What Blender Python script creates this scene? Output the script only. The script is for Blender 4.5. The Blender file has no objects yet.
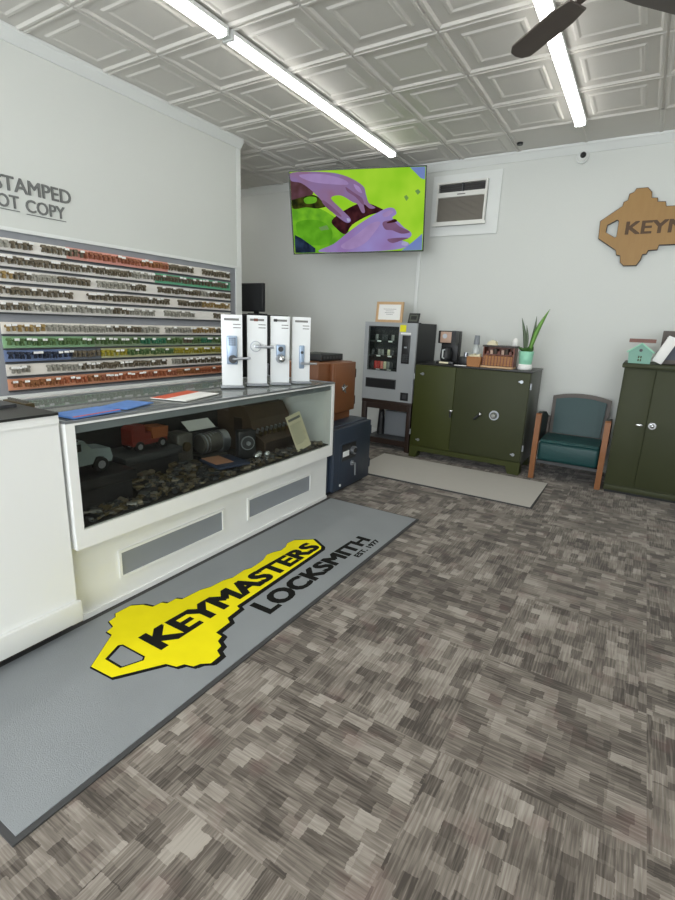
import bpy, bmesh, math, random
from mathutils import Vector, Matrix
random.seed(7)
D = bpy.data
SC = bpy.context.scene
COL = SC.collection
PI = math.pi

# ------------------------------------------------------------------ materials
def lin(c):
    c = c / 255.0
    return c / 12.92 if c <= 0.04045 else ((c + 0.055) / 1.055) ** 2.4
def rgb(r, g, b): return (lin(r), lin(g), lin(b), 1.0)

def mat(name, col, rough=0.6, metal=0.0, var=0.0, scale=8.0, bump=0.0, bscale=60.0, emit=None, spec=0.5, coat=0.0):
    m = D.materials.new(name); m.use_nodes = True
    nt = m.node_tree; n = nt.nodes; l = nt.links
    b = n['Principled BSDF']
    b.inputs['Base Color'].default_value = col
    b.inputs['Roughness'].default_value = rough
    b.inputs['Metallic'].default_value = metal
    b.inputs['Specular IOR Level'].default_value = spec
    b.inputs['Coat Weight'].default_value = coat
    tc = n.new('ShaderNodeTexCoord')
    if var > 0:
        no = n.new('ShaderNodeTexNoise'); no.inputs['Scale'].default_value = scale; no.inputs['Detail'].default_value = 4
        l.new(tc.outputs['Object'], no.inputs['Vector'])
        mx = n.new('ShaderNodeMix'); mx.data_type = 'RGBA'
        mx.inputs['A'].default_value = tuple(c * (1 - var) for c in col[:3]) + (1,)
        mx.inputs['B'].default_value = tuple(min(1, c * (1 + var)) for c in col[:3]) + (1,)
        l.new(no.outputs['Fac'], mx.inputs['Factor']); l.new(mx.outputs['Result'], b.inputs['Base Color'])
    if bump > 0:
        no = n.new('ShaderNodeTexNoise'); no.inputs['Scale'].default_value = bscale; no.inputs['Detail'].default_value = 3
        l.new(tc.outputs['Object'], no.inputs['Vector'])
        bp = n.new('ShaderNodeBump'); bp.inputs['Strength'].default_value = bump; bp.inputs['Distance'].default_value = 0.01
        l.new(no.outputs['Fac'], bp.inputs['Height']); l.new(bp.outputs['Normal'], b.inputs['Normal'])
    if emit:
        b.inputs['Emission Color'].default_value = col
        b.inputs['Emission Strength'].default_value = emit
    return m

def wood(name, c1, c2, rough=0.45, scale=3.0):
    m = mat(name, c1, rough)
    nt = m.node_tree; n = nt.nodes; l = nt.links
    tc = n.new('ShaderNodeTexCoord'); mp = n.new('ShaderNodeMapping'); mp.inputs['Scale'].default_value = (scale * 6, scale * 6, scale)
    no = n.new('ShaderNodeTexNoise'); no.inputs['Scale'].default_value = 3; no.inputs['Detail'].default_value = 6
    mx = n.new('ShaderNodeMix'); mx.data_type = 'RGBA'; mx.inputs['A'].default_value = c1; mx.inputs['B'].default_value = c2
    l.new(tc.outputs['Object'], mp.inputs['Vector']); l.new(mp.outputs['Vector'], no.inputs['Vector'])
    l.new(no.outputs['Fac'], mx.inputs['Factor']); l.new(mx.outputs['Result'], n['Principled BSDF'].inputs['Base Color'])
    return m

def glass_mat(name, tint=(0.93, 0.97, 0.95, 1), reflect_haze=0.0):
    m = D.materials.new(name); m.use_nodes = True
    nt = m.node_tree; n = nt.nodes; l = nt.links
    n.remove(n['Principled BSDF'])
    t = n.new('ShaderNodeBsdfTransparent'); t.inputs['Color'].default_value = tint
    g = n.new('ShaderNodeBsdfGlossy'); g.inputs['Roughness'].default_value = 0.02
    f = n.new('ShaderNodeFresnel'); f.inputs['IOR'].default_value = 1.45
    mx = n.new('ShaderNodeMixShader')
    ge = n.new('ShaderNodeNewGeometry'); iv = n.new('ShaderNodeMath'); iv.operation = 'SUBTRACT'; iv.inputs[0].default_value = 1.0
    l.new(ge.outputs['Backfacing'], iv.inputs[1]); ml = n.new('ShaderNodeMath'); ml.operation = 'MULTIPLY'
    l.new(f.outputs['Fac'], ml.inputs[0]); l.new(iv.outputs[0], ml.inputs[1])
    l.new(ml.outputs[0], mx.inputs['Fac']); l.new(t.outputs[0], mx.inputs[1]); l.new(g.outputs[0], mx.inputs[2])
    if reflect_haze > 0:
        df = n.new('ShaderNodeBsdfDiffuse'); df.inputs['Color'].default_value = (0.45, 0.48, 0.47, 1); m2 = n.new('ShaderNodeMixShader'); m2.inputs['Fac'].default_value = reflect_haze
        l.new(mx.outputs[0], m2.inputs[1]); l.new(df.outputs[0], m2.inputs[2]); mx = m2
    l.new(mx.outputs[0], n['Material Output'].inputs['Surface'])
    return m

def carpet_mat():
    m = D.materials.new('carpet'); m.use_nodes = True
    nt = m.node_tree; n = nt.nodes; l = nt.links
    b = n['Principled BSDF']; b.inputs['Roughness'].default_value = 0.95; b.inputs['Specular IOR Level'].default_value = 0.15; b.inputs['Sheen Weight'].default_value = 0.13; b.inputs['Sheen Roughness'].default_value = 0.5
    tc = n.new('ShaderNodeTexCoord')
    def math_(op, a, bb=None):
        x = n.new('ShaderNodeMath'); x.operation = op
        for i, v in enumerate((a, bb)):
            if v is None: continue
            if isinstance(v, (int, float)): x.inputs[i].default_value = v
            else: l.new(v, x.inputs[i])
        return x.outputs[0]
    # small warp so the blocks look woven
    sep = n.new('ShaderNodeSeparateXYZ'); l.new(tc.outputs['Object'], sep.inputs[0])
    T = 0.61
    fx = math_('FLOOR', math_('DIVIDE', math_('ADD', sep.outputs['X'], 0.378 + 6.1), T))
    fy = math_('FLOOR', math_('DIVIDE', math_('ADD', sep.outputs['Y'], -1.383 + 6.1), T))
    par = math_('MODULO', math_('ADD', fx, fy), 2.0)
    def layer(rot, off):
        mp = n.new('ShaderNodeMapping'); mp.inputs['Rotation'].default_value = (0, 0, rot); mp.inputs['Location'].default_value = off
        wn = n.new('ShaderNodeTexNoise'); wn.inputs['Scale'].default_value = 55.0; wn.inputs['Detail'].default_value = 2
        l.new(tc.outputs['Object'], wn.inputs['Vector'])
        ws = n.new('ShaderNodeVectorMath'); ws.operation = 'SUBTRACT'; ws.inputs[1].default_value = (.5, .5, .5); l.new(wn.outputs['Color'], ws.inputs[0])
        wm = n.new('ShaderNodeVectorMath'); wm.operation = 'SCALE'; wm.inputs['Scale'].default_value = 0.013; l.new(ws.outputs[0], wm.inputs[0])
        wa = n.new('ShaderNodeVectorMath'); wa.operation = 'ADD'; l.new(tc.outputs['Object'], wa.inputs[0]); l.new(wm.outputs[0], wa.inputs[1])
        l.new(wa.outputs[0], mp.inputs['Vector'])
        outs = []
        for (w, h, sq, sf) in ((0.072, 0.044, 0.7, 3), (0.125, 0.088, 1.5, 2)):
            br = n.new('ShaderNodeTexBrick')
            br.inputs['Color1'].default_value = (0, 0, 0, 1); br.inputs['Color2'].default_value = (1, 1, 1, 1)
            br.inputs['Mortar Size'].default_value = 0; br.inputs['Mortar'].default_value = (.5, .5, .5, 1)
            br.inputs['Scale'].default_value = 1.0
            br.inputs['Brick Width'].default_value = w; br.inputs['Row Height'].default_value = h
            br.offset = 0.37; br.squash = sq; br.squash_frequency = sf
            l.new(mp.outputs[0], br.inputs['Vector'])
            outs.append(br.outputs['Color'])
        mq = n.new('ShaderNodeMapping'); mq.inputs['Rotation'].default_value = (0, 0, rot); l.new(tc.outputs['Object'], mq.inputs['Vector'])
        mp2 = n.new('ShaderNodeMapping'); mp2.inputs['Scale'].default_value = (8, 140, 1)
        l.new(mq.outputs[0], mp2.inputs['Vector'])
        no = n.new('ShaderNodeTexNoise'); no.inputs['Scale'].default_value = 1.0; no.inputs['Detail'].default_value = 2
        l.new(mp2.outputs[0], no.inputs['Vector'])
        s = math_('ADD', math_('MULTIPLY', outs[0], 0.46), math_('MULTIPLY', outs[1], 0.34))
        s = math_('ADD', s, math_('MULTIPLY', math_('SUBTRACT', no.outputs['Fac'], 0.5), math_('SUBTRACT', 1.5, math_('MULTIPLY', s, 1.2))))
        return math_('ADD', s, 0.10)
    a = layer(0, (0, 0, 0)); c = layer(PI / 2, (0.031, 0.017, 0))
    mx = n.new('ShaderNodeMix'); mx.data_type = 'FLOAT'
    l.new(par, mx.inputs['Factor']); l.new(a, mx.inputs['A']); l.new(c, mx.inputs['B'])
    big = n.new('ShaderNodeTexNoise'); big.inputs['Scale'].default_value = 5.0; big.inputs['Detail'].default_value = 3
    l.new(tc.outputs['Object'], big.inputs['Vector'])
    v = math_('ADD', mx.outputs[0], math_('MULTIPLY', math_('SUBTRACT', big.outputs['Fac'], 0.5), 0.5))
    cr = n.new('ShaderNodeValToRGB'); e = cr.color_ramp.elements
    e[0].position = 0.12; e[0].color = rgb(70, 64, 58)
    e[1].position = 0.92; e[1].color = rgb(160, 153, 143)
    x = e.new(0.38); x.color = rgb(96, 89, 81)
    x = e.new(0.62); x.color = rgb(124, 116, 107)
    l.new(v, cr.inputs[0])
    # faint reddish threads
    rn = n.new('ShaderNodeTexNoise'); rn.inputs['Scale'].default_value = 7.0; rn.inputs['Detail'].default_value = 2
    mp3 = n.new('ShaderNodeMapping'); mp3.inputs['Location'].default_value = (3.3, 1.2, 0)
    l.new(tc.outputs['Object'], mp3.inputs['Vector']); l.new(mp3.outputs[0], rn.inputs['Vector'])
    rm = n.new('ShaderNodeMapRange'); rm.inputs['From Min'].default_value = 0.58; rm.inputs['From Max'].default_value = 0.72
    rm.inputs['To Max'].default_value = 0.28
    l.new(rn.outputs['Fac'], rm.inputs['Value'])
    m2 = n.new('ShaderNodeMix'); m2.data_type = 'RGBA'; m2.inputs['B'].default_value = rgb(112, 84, 80)
    l.new(rm.outputs[0], m2.inputs['Factor']); l.new(cr.outputs[0], m2.inputs['A'])
    l.new(m2.outputs['Result'], b.inputs['Base Color'])
    return m

M = {}
M['wall'] = mat('wall_paint', rgb(212, 215, 210), 0.55, var=0.015, scale=2)
M['ceil'] = mat('ceiling_panel', rgb(214, 211, 204), 0.5, var=0.03, scale=3)
M['trim'] = mat('white_trim', rgb(226, 229, 226), 0.4)
M['white'] = mat('white_laminate', rgb(236, 237, 234), 0.35, var=0.01, scale=3)
M['whitebrd'] = mat('white_board', rgb(232, 235, 235), 0.35)
M['greypanel'] = mat('grey_panel', rgb(138, 143, 148), 0.5, var=0.04, scale=6)
M['slat'] = mat('grey_slat_panel', rgb(140, 143, 148), 0.5, var=0.04, scale=6)
M['carpet'] = carpet_mat()
M['matgrey'] = mat('grey_mat_pile', rgb(142, 146, 148), 0.95, var=0.09, scale=3.5, bump=0.4, bscale=400, spec=0.1)
M['matgrey2'] = mat('plain_grey_mat', rgb(186, 183, 176), 0.9, var=0.03, scale=20, bump=0.3, bscale=300, spec=0.1)
M['rubber'] = mat('dark_rubber', rgb(62, 62, 62), 0.8)
M['yellow'] = mat('mat_yellow', rgb(236, 222, 24), 0.9, var=0.05, scale=12, spec=0.1)
M['ink'] = mat('mat_black', rgb(26, 26, 24), 0.9, spec=0.1)
M['gold'] = wood('gold_wood', rgb(164, 127, 70), rgb(152, 115, 60), 0.5, 2)
M['darkbrown'] = mat('dark_brown_edge', rgb(58, 44, 32), 0.6)
M['signink'] = mat('sign_ink', rgb(84, 60, 34), 0.6)
M['lettergrey'] = mat('letter_grey', rgb(112, 114, 112), 0.6)
M['green'] = mat('olive_steel', rgb(55, 60, 20), 0.55, spec=0.3, var=0.18, scale=2.2, bump=0.05, bscale=30)
M['green2'] = mat('olive_steel_dark', rgb(54, 58, 34), 0.55, spec=0.3, var=0.1, scale=2.2)
M['greenside'] = mat('olive_grey_steel', rgb(84, 87, 78), 0.45, var=0.1, scale=4)
M['blacktop'] = mat('black_top', rgb(34, 34, 34), 0.35)
M['black'] = mat('black_plastic', rgb(22, 23, 25), 0.4)
M['blackmetal'] = mat('black_metal', rgb(30, 32, 34), 0.5, var=0.1)
M['darkgrey'] = mat('dark_grey', rgb(60, 62, 64), 0.45, var=0.1)
M['grey'] = mat('mid_grey', rgb(138, 143, 148), 0.4, var=0.03)
M['vend'] = mat('vending_grey', rgb(158, 162, 164), 0.4, var=0.03)
M['chrome'] = mat('chrome', rgb(210, 212, 214), 0.2, 1.0)
M['nickel'] = mat('satin_nickel', rgb(176, 180, 186), 0.35, 0.9)
M['lockblue'] = mat('satin_plate', rgb(160, 178, 200), 0.35, 0.5)
M['brass'] = mat('brass', rgb(170, 140, 80), 0.35, 0.8)
M['steel'] = mat('old_steel', rgb(120, 118, 112), 0.4, 0.7, var=0.3, scale=40)
M['oldbrass'] = mat('old_brass', rgb(96, 84, 58), 0.45, 0.5, var=0.3, scale=40)
M['navy'] = mat('navy_steel', rgb(44, 54, 68), 0.4, var=0.1, scale=3, bump=0.05, bscale=40)
M['brownsafe'] = mat('brown_steel', rgb(124, 78, 48), 0.4, var=0.1, scale=3, bump=0.05, bscale=40)
M['walnut'] = wood('dark_walnut', rgb(52, 36, 28), rgb(38, 26, 20))
M['oak'] = wood('chair_oak', rgb(142, 92, 50), rgb(122, 74, 36))
M['lightwood'] = wood('light_wood', rgb(206, 172, 130), rgb(192, 156, 112))
M['wicker'] = wood('wicker', rgb(186, 132, 78), rgb(140, 90, 48), 0.6, 12)
M['redwood'] = wood('red_wood', rgb(120, 66, 44), rgb(96, 48, 34))
M['vinyl'] = mat('green_vinyl', rgb(28, 66, 66), 0.42, spec=0.35, var=0.06, scale=6, bump=0.15, bscale=90)
M['vinyl2'] = mat('black_vinyl', rgb(34, 38, 36), 0.45)
M['darkframe'] = wood('dark_frame_wood', rgb(86, 76, 66), rgb(66, 58, 50))
M['mint'] = mat('mint_paint', rgb(150, 214, 184), 0.5)
M['mint2'] = mat('mint_paint_deep', rgb(120, 168, 150), 0.5, var=0.05)
M['leaf'] = mat('leaf_green', rgb(110, 160, 70), 0.5, var=0.25, scale=30)
M['leafdark'] = mat('leaf_grey_green', rgb(96, 112, 88), 0.55, var=0.25, scale=30)
M['leaflow'] = mat('leaf_low', rgb(62, 104, 42), 0.5, var=0.25, scale=30)
M['soil'] = mat('soil', rgb(50, 38, 28), 0.95)
M['paper'] = mat('white_paper', rgb(240, 240, 236), 0.6)
M['cream'] = mat('cream_paper', rgb(226, 218, 186), 0.7, var=0.03)
M['redpaper'] = mat('red_paper', rgb(206, 88, 56), 0.6)
M['bluepaper'] = mat('blue_paper', rgb(88, 132, 200), 0.5, var=0.2, scale=30)
M['printink'] = mat('print_ink', rgb(120, 120, 116), 0.7)
M['yellowsticker'] = mat('yellow_sticker', rgb(232, 226, 20), 0.6)
M['acdark'] = mat('ac_dark', rgb(58, 55, 52), 0.6)
M['acgrill'] = mat('ac_grill', rgb(128, 122, 112), 0.5)
M['acwhite'] = mat('ac_white', rgb(226, 226, 220), 0.4)
M['fan'] = mat('fan_blade', rgb(84, 76, 70), 0.5)
M['glass'] = glass_mat('clear_glass')
M['caseglass'] = glass_mat('case_glass', (0.86, 0.88, 0.86, 1))
M['topglass'] = glass_mat('top_glass', (0.72, 0.75, 0.73, 1), reflect_haze=0.24)  # grey diffuse share paints in the pale wall reflection on the top
M['winglass'] = glass_mat('window_glass', (1, 1, 1, 1))
M['tube'] = mat('lamp_tube', (1, 0.985, 0.95, 1), 0.5, emit=10.5)
M['toygrey'] = mat('toy_grey', rgb(140, 152, 154), 0.35, var=0.05)
M['toyred'] = mat('toy_red', rgb(128, 40, 26), 0.35)
M['toyorange'] = mat('toy_orange', rgb(160, 88, 44), 0.4)
M['tire'] = mat('tyre', rgb(28, 28, 28), 0.8)
M['copper'] = mat('copper_sheet', rgb(206, 148, 116), 0.45, 0.2)
M['bookblue'] = mat('dark_blue_cover', rgb(44, 56, 80), 0.5)
M['brownleather'] = mat('brown_case', rgb(82, 66, 52), 0.5, var=0.2, scale=12)
M['brownleather2'] = mat('brown_case_dark', rgb(50, 40, 32), 0.55, var=0.2, scale=12)
M['casebed'] = mat('case_bed', rgb(44, 42, 38), 0.8, var=0.3, scale=20)
M['caseback'] = mat('case_back', rgb(52, 52, 50), 0.7, var=0.2, scale=4)
M['tan'] = mat('tan_plastic', rgb(180, 150, 130), 0.4)
M['clear'] = mat('clear_plastic', rgb(200, 206, 204), 0.2)
M['redbag'] = mat('red_wrapper', rgb(196, 54, 48), 0.35)
M['pinkbag'] = mat('pink_wrapper', rgb(224, 130, 118), 0.35)
M['silverbag'] = mat('silver_wrapper', rgb(150, 150, 146), 0.3, 0.4)
KC = {'nickel': rgb(176, 173, 162), 'dark': rgb(126, 116, 98), 'brass': rgb(176, 150, 100), 'green': rgb(92, 118, 74), 'teal': rgb(60, 120, 90),
      'blue': rgb(58, 82, 130), 'navy': rgb(50, 56, 70), 'yellow': rgb(160, 150, 56), 'orange': rgb(168, 98, 66), 'redb': rgb(172, 112, 86), 'copper': rgb(168, 116, 78)}
for k, c in KC.items():
    M['k_' + k] = mat('key_' + k, c, 0.38, 0.45 if k in ('nickel', 'dark', 'brass', 'copper', 'redb') else 0.1)
SCc = {'s_white': rgb(238, 235, 228), 's_pink': rgb(228, 164, 150), 's_teal': rgb(110, 186, 146), 's_green': rgb(150, 190, 146), 's_sage': rgb(146, 164, 134),
       's_blue': rgb(120, 138, 176), 's_slate': rgb(110, 116, 124), 's_yellow': rgb(196, 196, 150), 's_orange': rgb(218, 156, 124), 's_cream': rgb(234, 229, 220)}
for k, c in SCc.items(): M[k] = mat('strip_' + k[2:], c, 0.6)

# ------------------------------------------------------------------ helpers
class MB:
    def __init__(s): s.bm = bmesh.new(); s.mats = []
    def _mi(s, m):
        if m not in s.mats: s.mats.append(m)
        return s.mats.index(m)
    def _add(s, verts, faces, m, mtx=None, smooth=False):
        mi = s._mi(m); vs = [s.bm.verts.new((mtx @ Vector(v)) if mtx else v) for v in verts]
        for f in faces:
            try: F = s.bm.faces.new([vs[i] for i in f]); F.material_index = mi; F.smooth = smooth
            except ValueError: pass
        return s
    def box(s, x0, x1, y0, y1, z0, z1, m, mtx=None, bev=0.0, seg=2):
        if x0 > x1: x0, x1 = x1, x0
        if y0 > y1: y0, y1 = y1, y0
        if z0 > z1: z0, z1 = z1, z0
        V = [(x0, y0, z0), (x1, y0, z0), (x1, y1, z0), (x0, y1, z0), (x0, y0, z1), (x1, y0, z1), (x1, y1, z1), (x0, y1, z1)]
        F = [(0, 3, 2, 1), (4, 5, 6, 7), (0, 1, 5, 4), (1, 2, 6, 5), (2, 3, 7, 6), (3, 0, 4, 7)]
        if bev <= 0: return s._add(V, F, m, mtx)
        b2 = bmesh.new(); vs = [b2.verts.new(v) for v in V]
        for f in F: b2.faces.new([vs[i] for i in f])
        bmesh.ops.bevel(b2, geom=b2.edges[:], offset=min(bev, 0.49 * min(x1 - x0, y1 - y0, z1 - z0)), segments=seg, affect='EDGES', profile=0.5)
        return s._merge(b2, m, mtx, True)
    def _merge(s, b2, m, mtx=None, smooth=False):
        b2.verts.index_update()
        V = [v.co.copy() for v in b2.verts]; F = [[v.index for v in f.verts] for f in b2.faces]
        b2.free(); return s._add(V, F, m, mtx, smooth)
    def cyl(s, p0, p1, r0, m, r1=None, n=16, mtx=None, caps=True):
        r1 = r0 if r1 is None else r1
        p0, p1 = Vector(p0), Vector(p1); d = (p1 - p0).normalized()
        a = d.orthogonal().normalized(); b = d.cross(a)
        V = []
        for p, r in ((p0, r0), (p1, r1)):
            for i in range(n):
                t = 2 * PI * i / n; V.append(p + a * math.cos(t) * r + b * math.sin(t) * r)
        F = [(i, (i + 1) % n, n + (i + 1) % n, n + i) for i in range(n)]
        mi_before = len(s.bm.faces)
        s._add(V, F, m, mtx, True)
        if caps: s._add(V, [tuple(range(n))[::-1], tuple(range(n, 2 * n))], m, mtx)
        return s
    def tube(s, pts, r, m, n=8, mtx=None):
        for a, b in zip(pts[:-1], pts[1:]): s.cyl(a, b, r, m, n=n, mtx=mtx)
        for p in pts[1:-1]: s.ball(p, r, m, mtx=mtx, u=8, v=6)
        return s
    def ball(s, c, r, m, sc=(1, 1, 1), mtx=None, u=16, v=10):
        b2 = bmesh.new(); bmesh.ops.create_uvsphere(b2, u_segments=u, v_segments=v, radius=r)
        for q in b2.verts: q.co = Vector((q.co.x * sc[0] + c[0], q.co.y * sc[1] + c[1], q.co.z * sc[2] + c[2]))
        return s._merge(b2, m, mtx, True)
    def prism(s, poly, t0, t1, m, axis='z', mtx=None, side=None):
        """poly = list of (a,b); extruded between t0,t1 on axis. z:(x,y) y:(x,z) x:(y,z)"""
        def P(a, b, t): return {'z': (a, b, t), 'y': (a, t, b), 'x': (t, a, b)}[axis]
        n = len(poly)
        V = [P(a, b, t0) for a, b in poly] + [P(a, b, t1) for a, b in poly]
        s._add(V, [tuple(range(n))[::-1], tuple(range(n, 2 * n))], m, mtx)
        s._add(V, [(i, (i + 1) % n, n + (i + 1) % n, n + i) for i in range(n)], side or m, mtx)
        return s
    def lathe(s, prof, m, c=(0, 0, 0), n=20, mtx=None, smooth=True):
        V = []; F = []
        for r, z in prof:
            for i in range(n):
                t = 2 * PI * i / n; V.append((c[0] + r * math.cos(t), c[1] + r * math.sin(t), c[2] + z))
        for k in range(len(prof) - 1):
            for i in range(n):
                F.append((k * n + i, k * n + (i + 1) % n, (k + 1) * n + (i + 1) % n, (k + 1) * n + i))
        return s._add(V, F, m, mtx, smooth)
    def build(s, name, parent=None, mtx=None):
        bmesh.ops.recalc_face_normals(s.bm, faces=s.bm.faces[:])
        me = D.meshes.new(name); s.bm.to_mesh(me); s.bm.free()
        for m in s.mats: me.materials.append(m)
        o = D.objects.new(name, me); COL.objects.link(o)
        if parent: o.parent = parent
        if mtx is not None: o.matrix_basis = mtx
        return o

def tag(o, label=None, cat=None, group=None, kind=None):
    if label: o['label'] = label
    if cat: o['category'] = cat
    if group: o['group'] = group
    if kind: o['kind'] = kind
    return o
def thing(name, label, cat, loc=(0, 0, 0), rz=0, group=None, mtx=None):
    o = D.objects.new(name, None); COL.objects.link(o); o.empty_display_size = 0.05
    if mtx is not None: o.matrix_basis = mtx
    else: o.location = loc; o.rotation_euler = (0, 0, rz)
    return tag(o, label, cat, group)
def struct(mb, name, label=None): return tag(mb.build(name), label, kind='structure')
def copy_tree(o, parent=None):
    c = o.copy(); COL.objects.link(c)
    if parent: c.parent = parent
    for ch in list(o.children): copy_tree(ch, c)
    return c
def copy_mesh(me, name, loc, rz=0):
    o = D.objects.new(name, me); COL.objects.link(o); o.location = loc; o.rotation_euler = (0, 0, rz); return o

def text_mb(mb, txt, m, depth, place, width, height, bold=0.0, h2=None, shear=0.0, keep=False):
    """lettering fitted to width x height (height tapers to h2); place(u,v,w) gives the point"""
    cu = D.curves.new('txt', 'FONT'); cu.body = txt; cu.size = 1.0; cu.extrude = 0.5; cu.resolution_u = 3
    o = D.objects.new('txt', cu); COL.objects.link(o)
    bpy.context.view_layer.update()
    me = D.meshes.new_from_object(o.evaluated_get(bpy.context.evaluated_depsgraph_get()))
    D.objects.remove(o); D.curves.remove(cu)
    xs = [v.co.x for v in me.vertices]; ys = [v.co.y for v in me.vertices]
    x0, x1, y0, y1 = min(xs), max(xs), min(ys), max(ys)
    h2 = height if h2 is None else h2
    V = []
    for v in me.vertices:
        u = (v.co.x - x0) / (x1 - x0); t = (v.co.y - y0) / (y1 - y0)
        w = 0.0 if v.co.z < 0 else depth
        hh = height + (h2 - height) * u
        V.append(place(u * width + shear * t, t * hh, w))
    F = [tuple(p.vertices) for p in me.polygons]
    o0 = Vector(place(0, 0, 0)); ux = (Vector(place(1, 0, 0)) - o0) * bold * height; vx = (Vector(place(0, 1, 0)) - o0) * bold * height * 0.6
    wz = (Vector(place(0, 0, 1)) - o0) * 0.00006
    for q_, (dx_, dy_) in enumerate(((0, 0),) if bold <= 0 else ((-1, -1), (-1, 1), (1, -1), (1, 1), (0, 0), (-1, 0), (1, 0))):
        mb._add([Vector(p) + ux * dx_ + vx * dy_ + wz * q_ for p in V], F, m)
    D.meshes.remove(me)
    return mb

# ------------------------------------------------------------------ room shell
H = 3.17; YB = 5.72; XL = -3.82; XF = -6.4; XR = 2.9; YF = -2.7; YE = 4.21
fl = MB(); fl.box(XF, XR, YF, YB, -0.05, 0.0, M['carpet']); struct(fl, 'floor', 'grey brown patterned carpet tile floor')

# pressed ceiling panels with stepped square relief
cb = MB(); bm = cb.bm; mi = cb._mi(M['ceil']); gi = cb._mi(M['trim'])
PX, PY = 0.605, 0.608
prof = [(0.0, 0.004), (0.006, 0.004), (0.010, 0.013), (0.026, 0.013), (0.040, 0.0), (0.108, 0.0), (0.120, 0.008), (0.138, 0.008), (0.152, 0.002)]
def tile(x0, x1, y0, y1, relief=True):
    pr = prof if relief else [(0.0, 0.010), (0.012, 0.010), (0.018, 0.0)]
    pr = [p for p in pr if p[0] < min(x1 - x0, y1 - y0) / 2 - 0.02]
    rings = []
    for d, z in pr:
        rings.append([bm.verts.new(c) for c in ((x0 + d, y0 + d, H - z), (x1 - d, y0 + d, H - z), (x1 - d, y1 - d, H - z), (x0 + d, y1 - d, H - z))])
    for a, b in zip(rings[:-1], rings[1:]):
        for i in range(4):
            f = bm.faces.new([a[i], a[(i + 1) % 4], b[(i + 1) % 4], b[i]]); f.material_index = mi
    f = bm.faces.new(rings[-1]); f.material_index = mi
yl = [5.14 - k * PY for k in range(14)][::-1]
ys = [YF] + [y for y in yl if y > YF + 0.02] + [YB]
xs = sorted(x for x in [-0.18 + k * PX for k in range(-12, 7)] if XF + 0.02 < x < XR - 0.02); xs = [XF] + xs + [XR]
for i in range(len(xs) - 1):
    for j in range(len(ys) - 1):
        tile(xs[i], xs[i + 1], ys[j], ys[j + 1], j < len(ys) - 2 or xs[i + 1] < -0.9)
cb.box(XF, XR, YF, YB, H + 0.02, H + 0.06, M['ceil'])
struct(cb, 'ceiling', 'white ceiling of pressed square panels')

w = MB(); w.box(XF - 0.12, XR + 0.12, YB, YB + 0.12, -0.05, H + 0.06, M['wall']); struct(w, 'wall_back', 'pale grey back wall')
w = MB(); w.box(XL - 0.16, XL, YF, YE, -0.05, H + 0.02, M['wall']); struct(w, 'wall_left', 'pale wall behind the counter carrying the key board')
w = MB(); w.box(XF - 0.12, XF, YF, YB, -0.05, H + 0.06, M['wall']); struct(w, 'wall_far_left')
w = MB(); w.box(XR, XR + 0.12, YF, YB, -0.05, H + 0.06, M['wall']); struct(w, 'wall_right')
# shop front with large panes behind the viewer
w = MB()
for a in ((XF, XL - 0.16, -0.05, H + 0.06), (XL - 0.16, -3.4, -0.05, H + 0.06), (XR - 0.2, XR, -0.05, H + 0.06)): w.box(a[0], a[1], YF - 0.14, YF, a[2], a[3], M['wall'])
w.box(-3.4, XR - 0.2, YF - 0.14, YF, -0.05, 0.45, M['wall']); w.box(-3.4, XR - 0.2, YF - 0.14, YF, 2.75, H + 0.06, M['wall'])
struct(w, 'wall_front')
edges = [-3.4, -1.4, 0.65, XR - 0.2]
for i in range(3):
    f = MB(); a, b = edges[i], edges[i + 1]
    for q in ((a, a + 0.05, 0.45, 2.75), (b - 0.05, b, 0.45, 2.75), (a + 0.05, b - 0.05, 0.45, 0.5), (a + 0.05, b - 0.05, 2.7, 2.75)): f.box(q[0], q[1], YF - 0.1, YF - 0.04, q[2], q[3], M['grey'])
    f.box(a + 0.05, b - 0.05, YF - 0.075, YF - 0.069, 0.5, 2.7, M['winglass'])
    struct(f, 'window_%d' % (i + 1))

def crown(name, p0, p1, nrm):
    """simple cove moulding; nrm = unit direction into the room"""
    pr = [(0, 0), (0, -0.085), (0.012, -0.085), (0.02, -0.07), (0.045, -0.03), (0.055, -0.02), (0.055, 0)]
    m = MB(); V = []; k = len(pr)
    for p in (p0, p1):
        for d, z in pr: V.append((p[0] + nrm[0] * d, p[1] + nrm[1] * d, H - 0.002 + z))
    F = [(i, (i + 1) % k, k + (i + 1) % k, k + i) for i in range(k)] + [tuple(range(k)), tuple(range(k, 2 * k))]
    m._add(V, F, M['trim']); return struct(m, name)
crown('trim_1', (XL, YF), (XL, YE + 0.008), (1, 0))
crown('trim_2', (XF, YB), (XR, YB), (0, -1))
crown('trim_3', (XL - 0.001, YE + 0.0085), (XL - 0.16, YE + 0.0085), (0, 1))
m = MB(); m.box(XL - 0.16, XL + 0.003, YE, YE + 0.008, 0, H - 0.09, M['trim']); m.box(XL, XL + 0.004, YE - 0.05, YE + 0.008, 0, H - 0.09, M['trim']); struct(m, 'trim_4', 'white corner board at the end of the left wall')
m = MB(); m.box(XF, -4.0, YB - 0.012, YB, 0, 0.1, M['trim']); m.box(-4.0, XR, YB - 0.012, YB, 0, 0.1, M['trim']); struct(m, 'baseboard_back')

# conduit on back wall
m = MB(); m.box(-2.435, -2.395, YB - 0.018, YB, 0.1, H - 0.09, M['trim'], bev=0.004)
tag(m.build('cable_conduit'), 'thin white vertical cable conduit on the back wall between television and vending machine', 'conduit')

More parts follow.
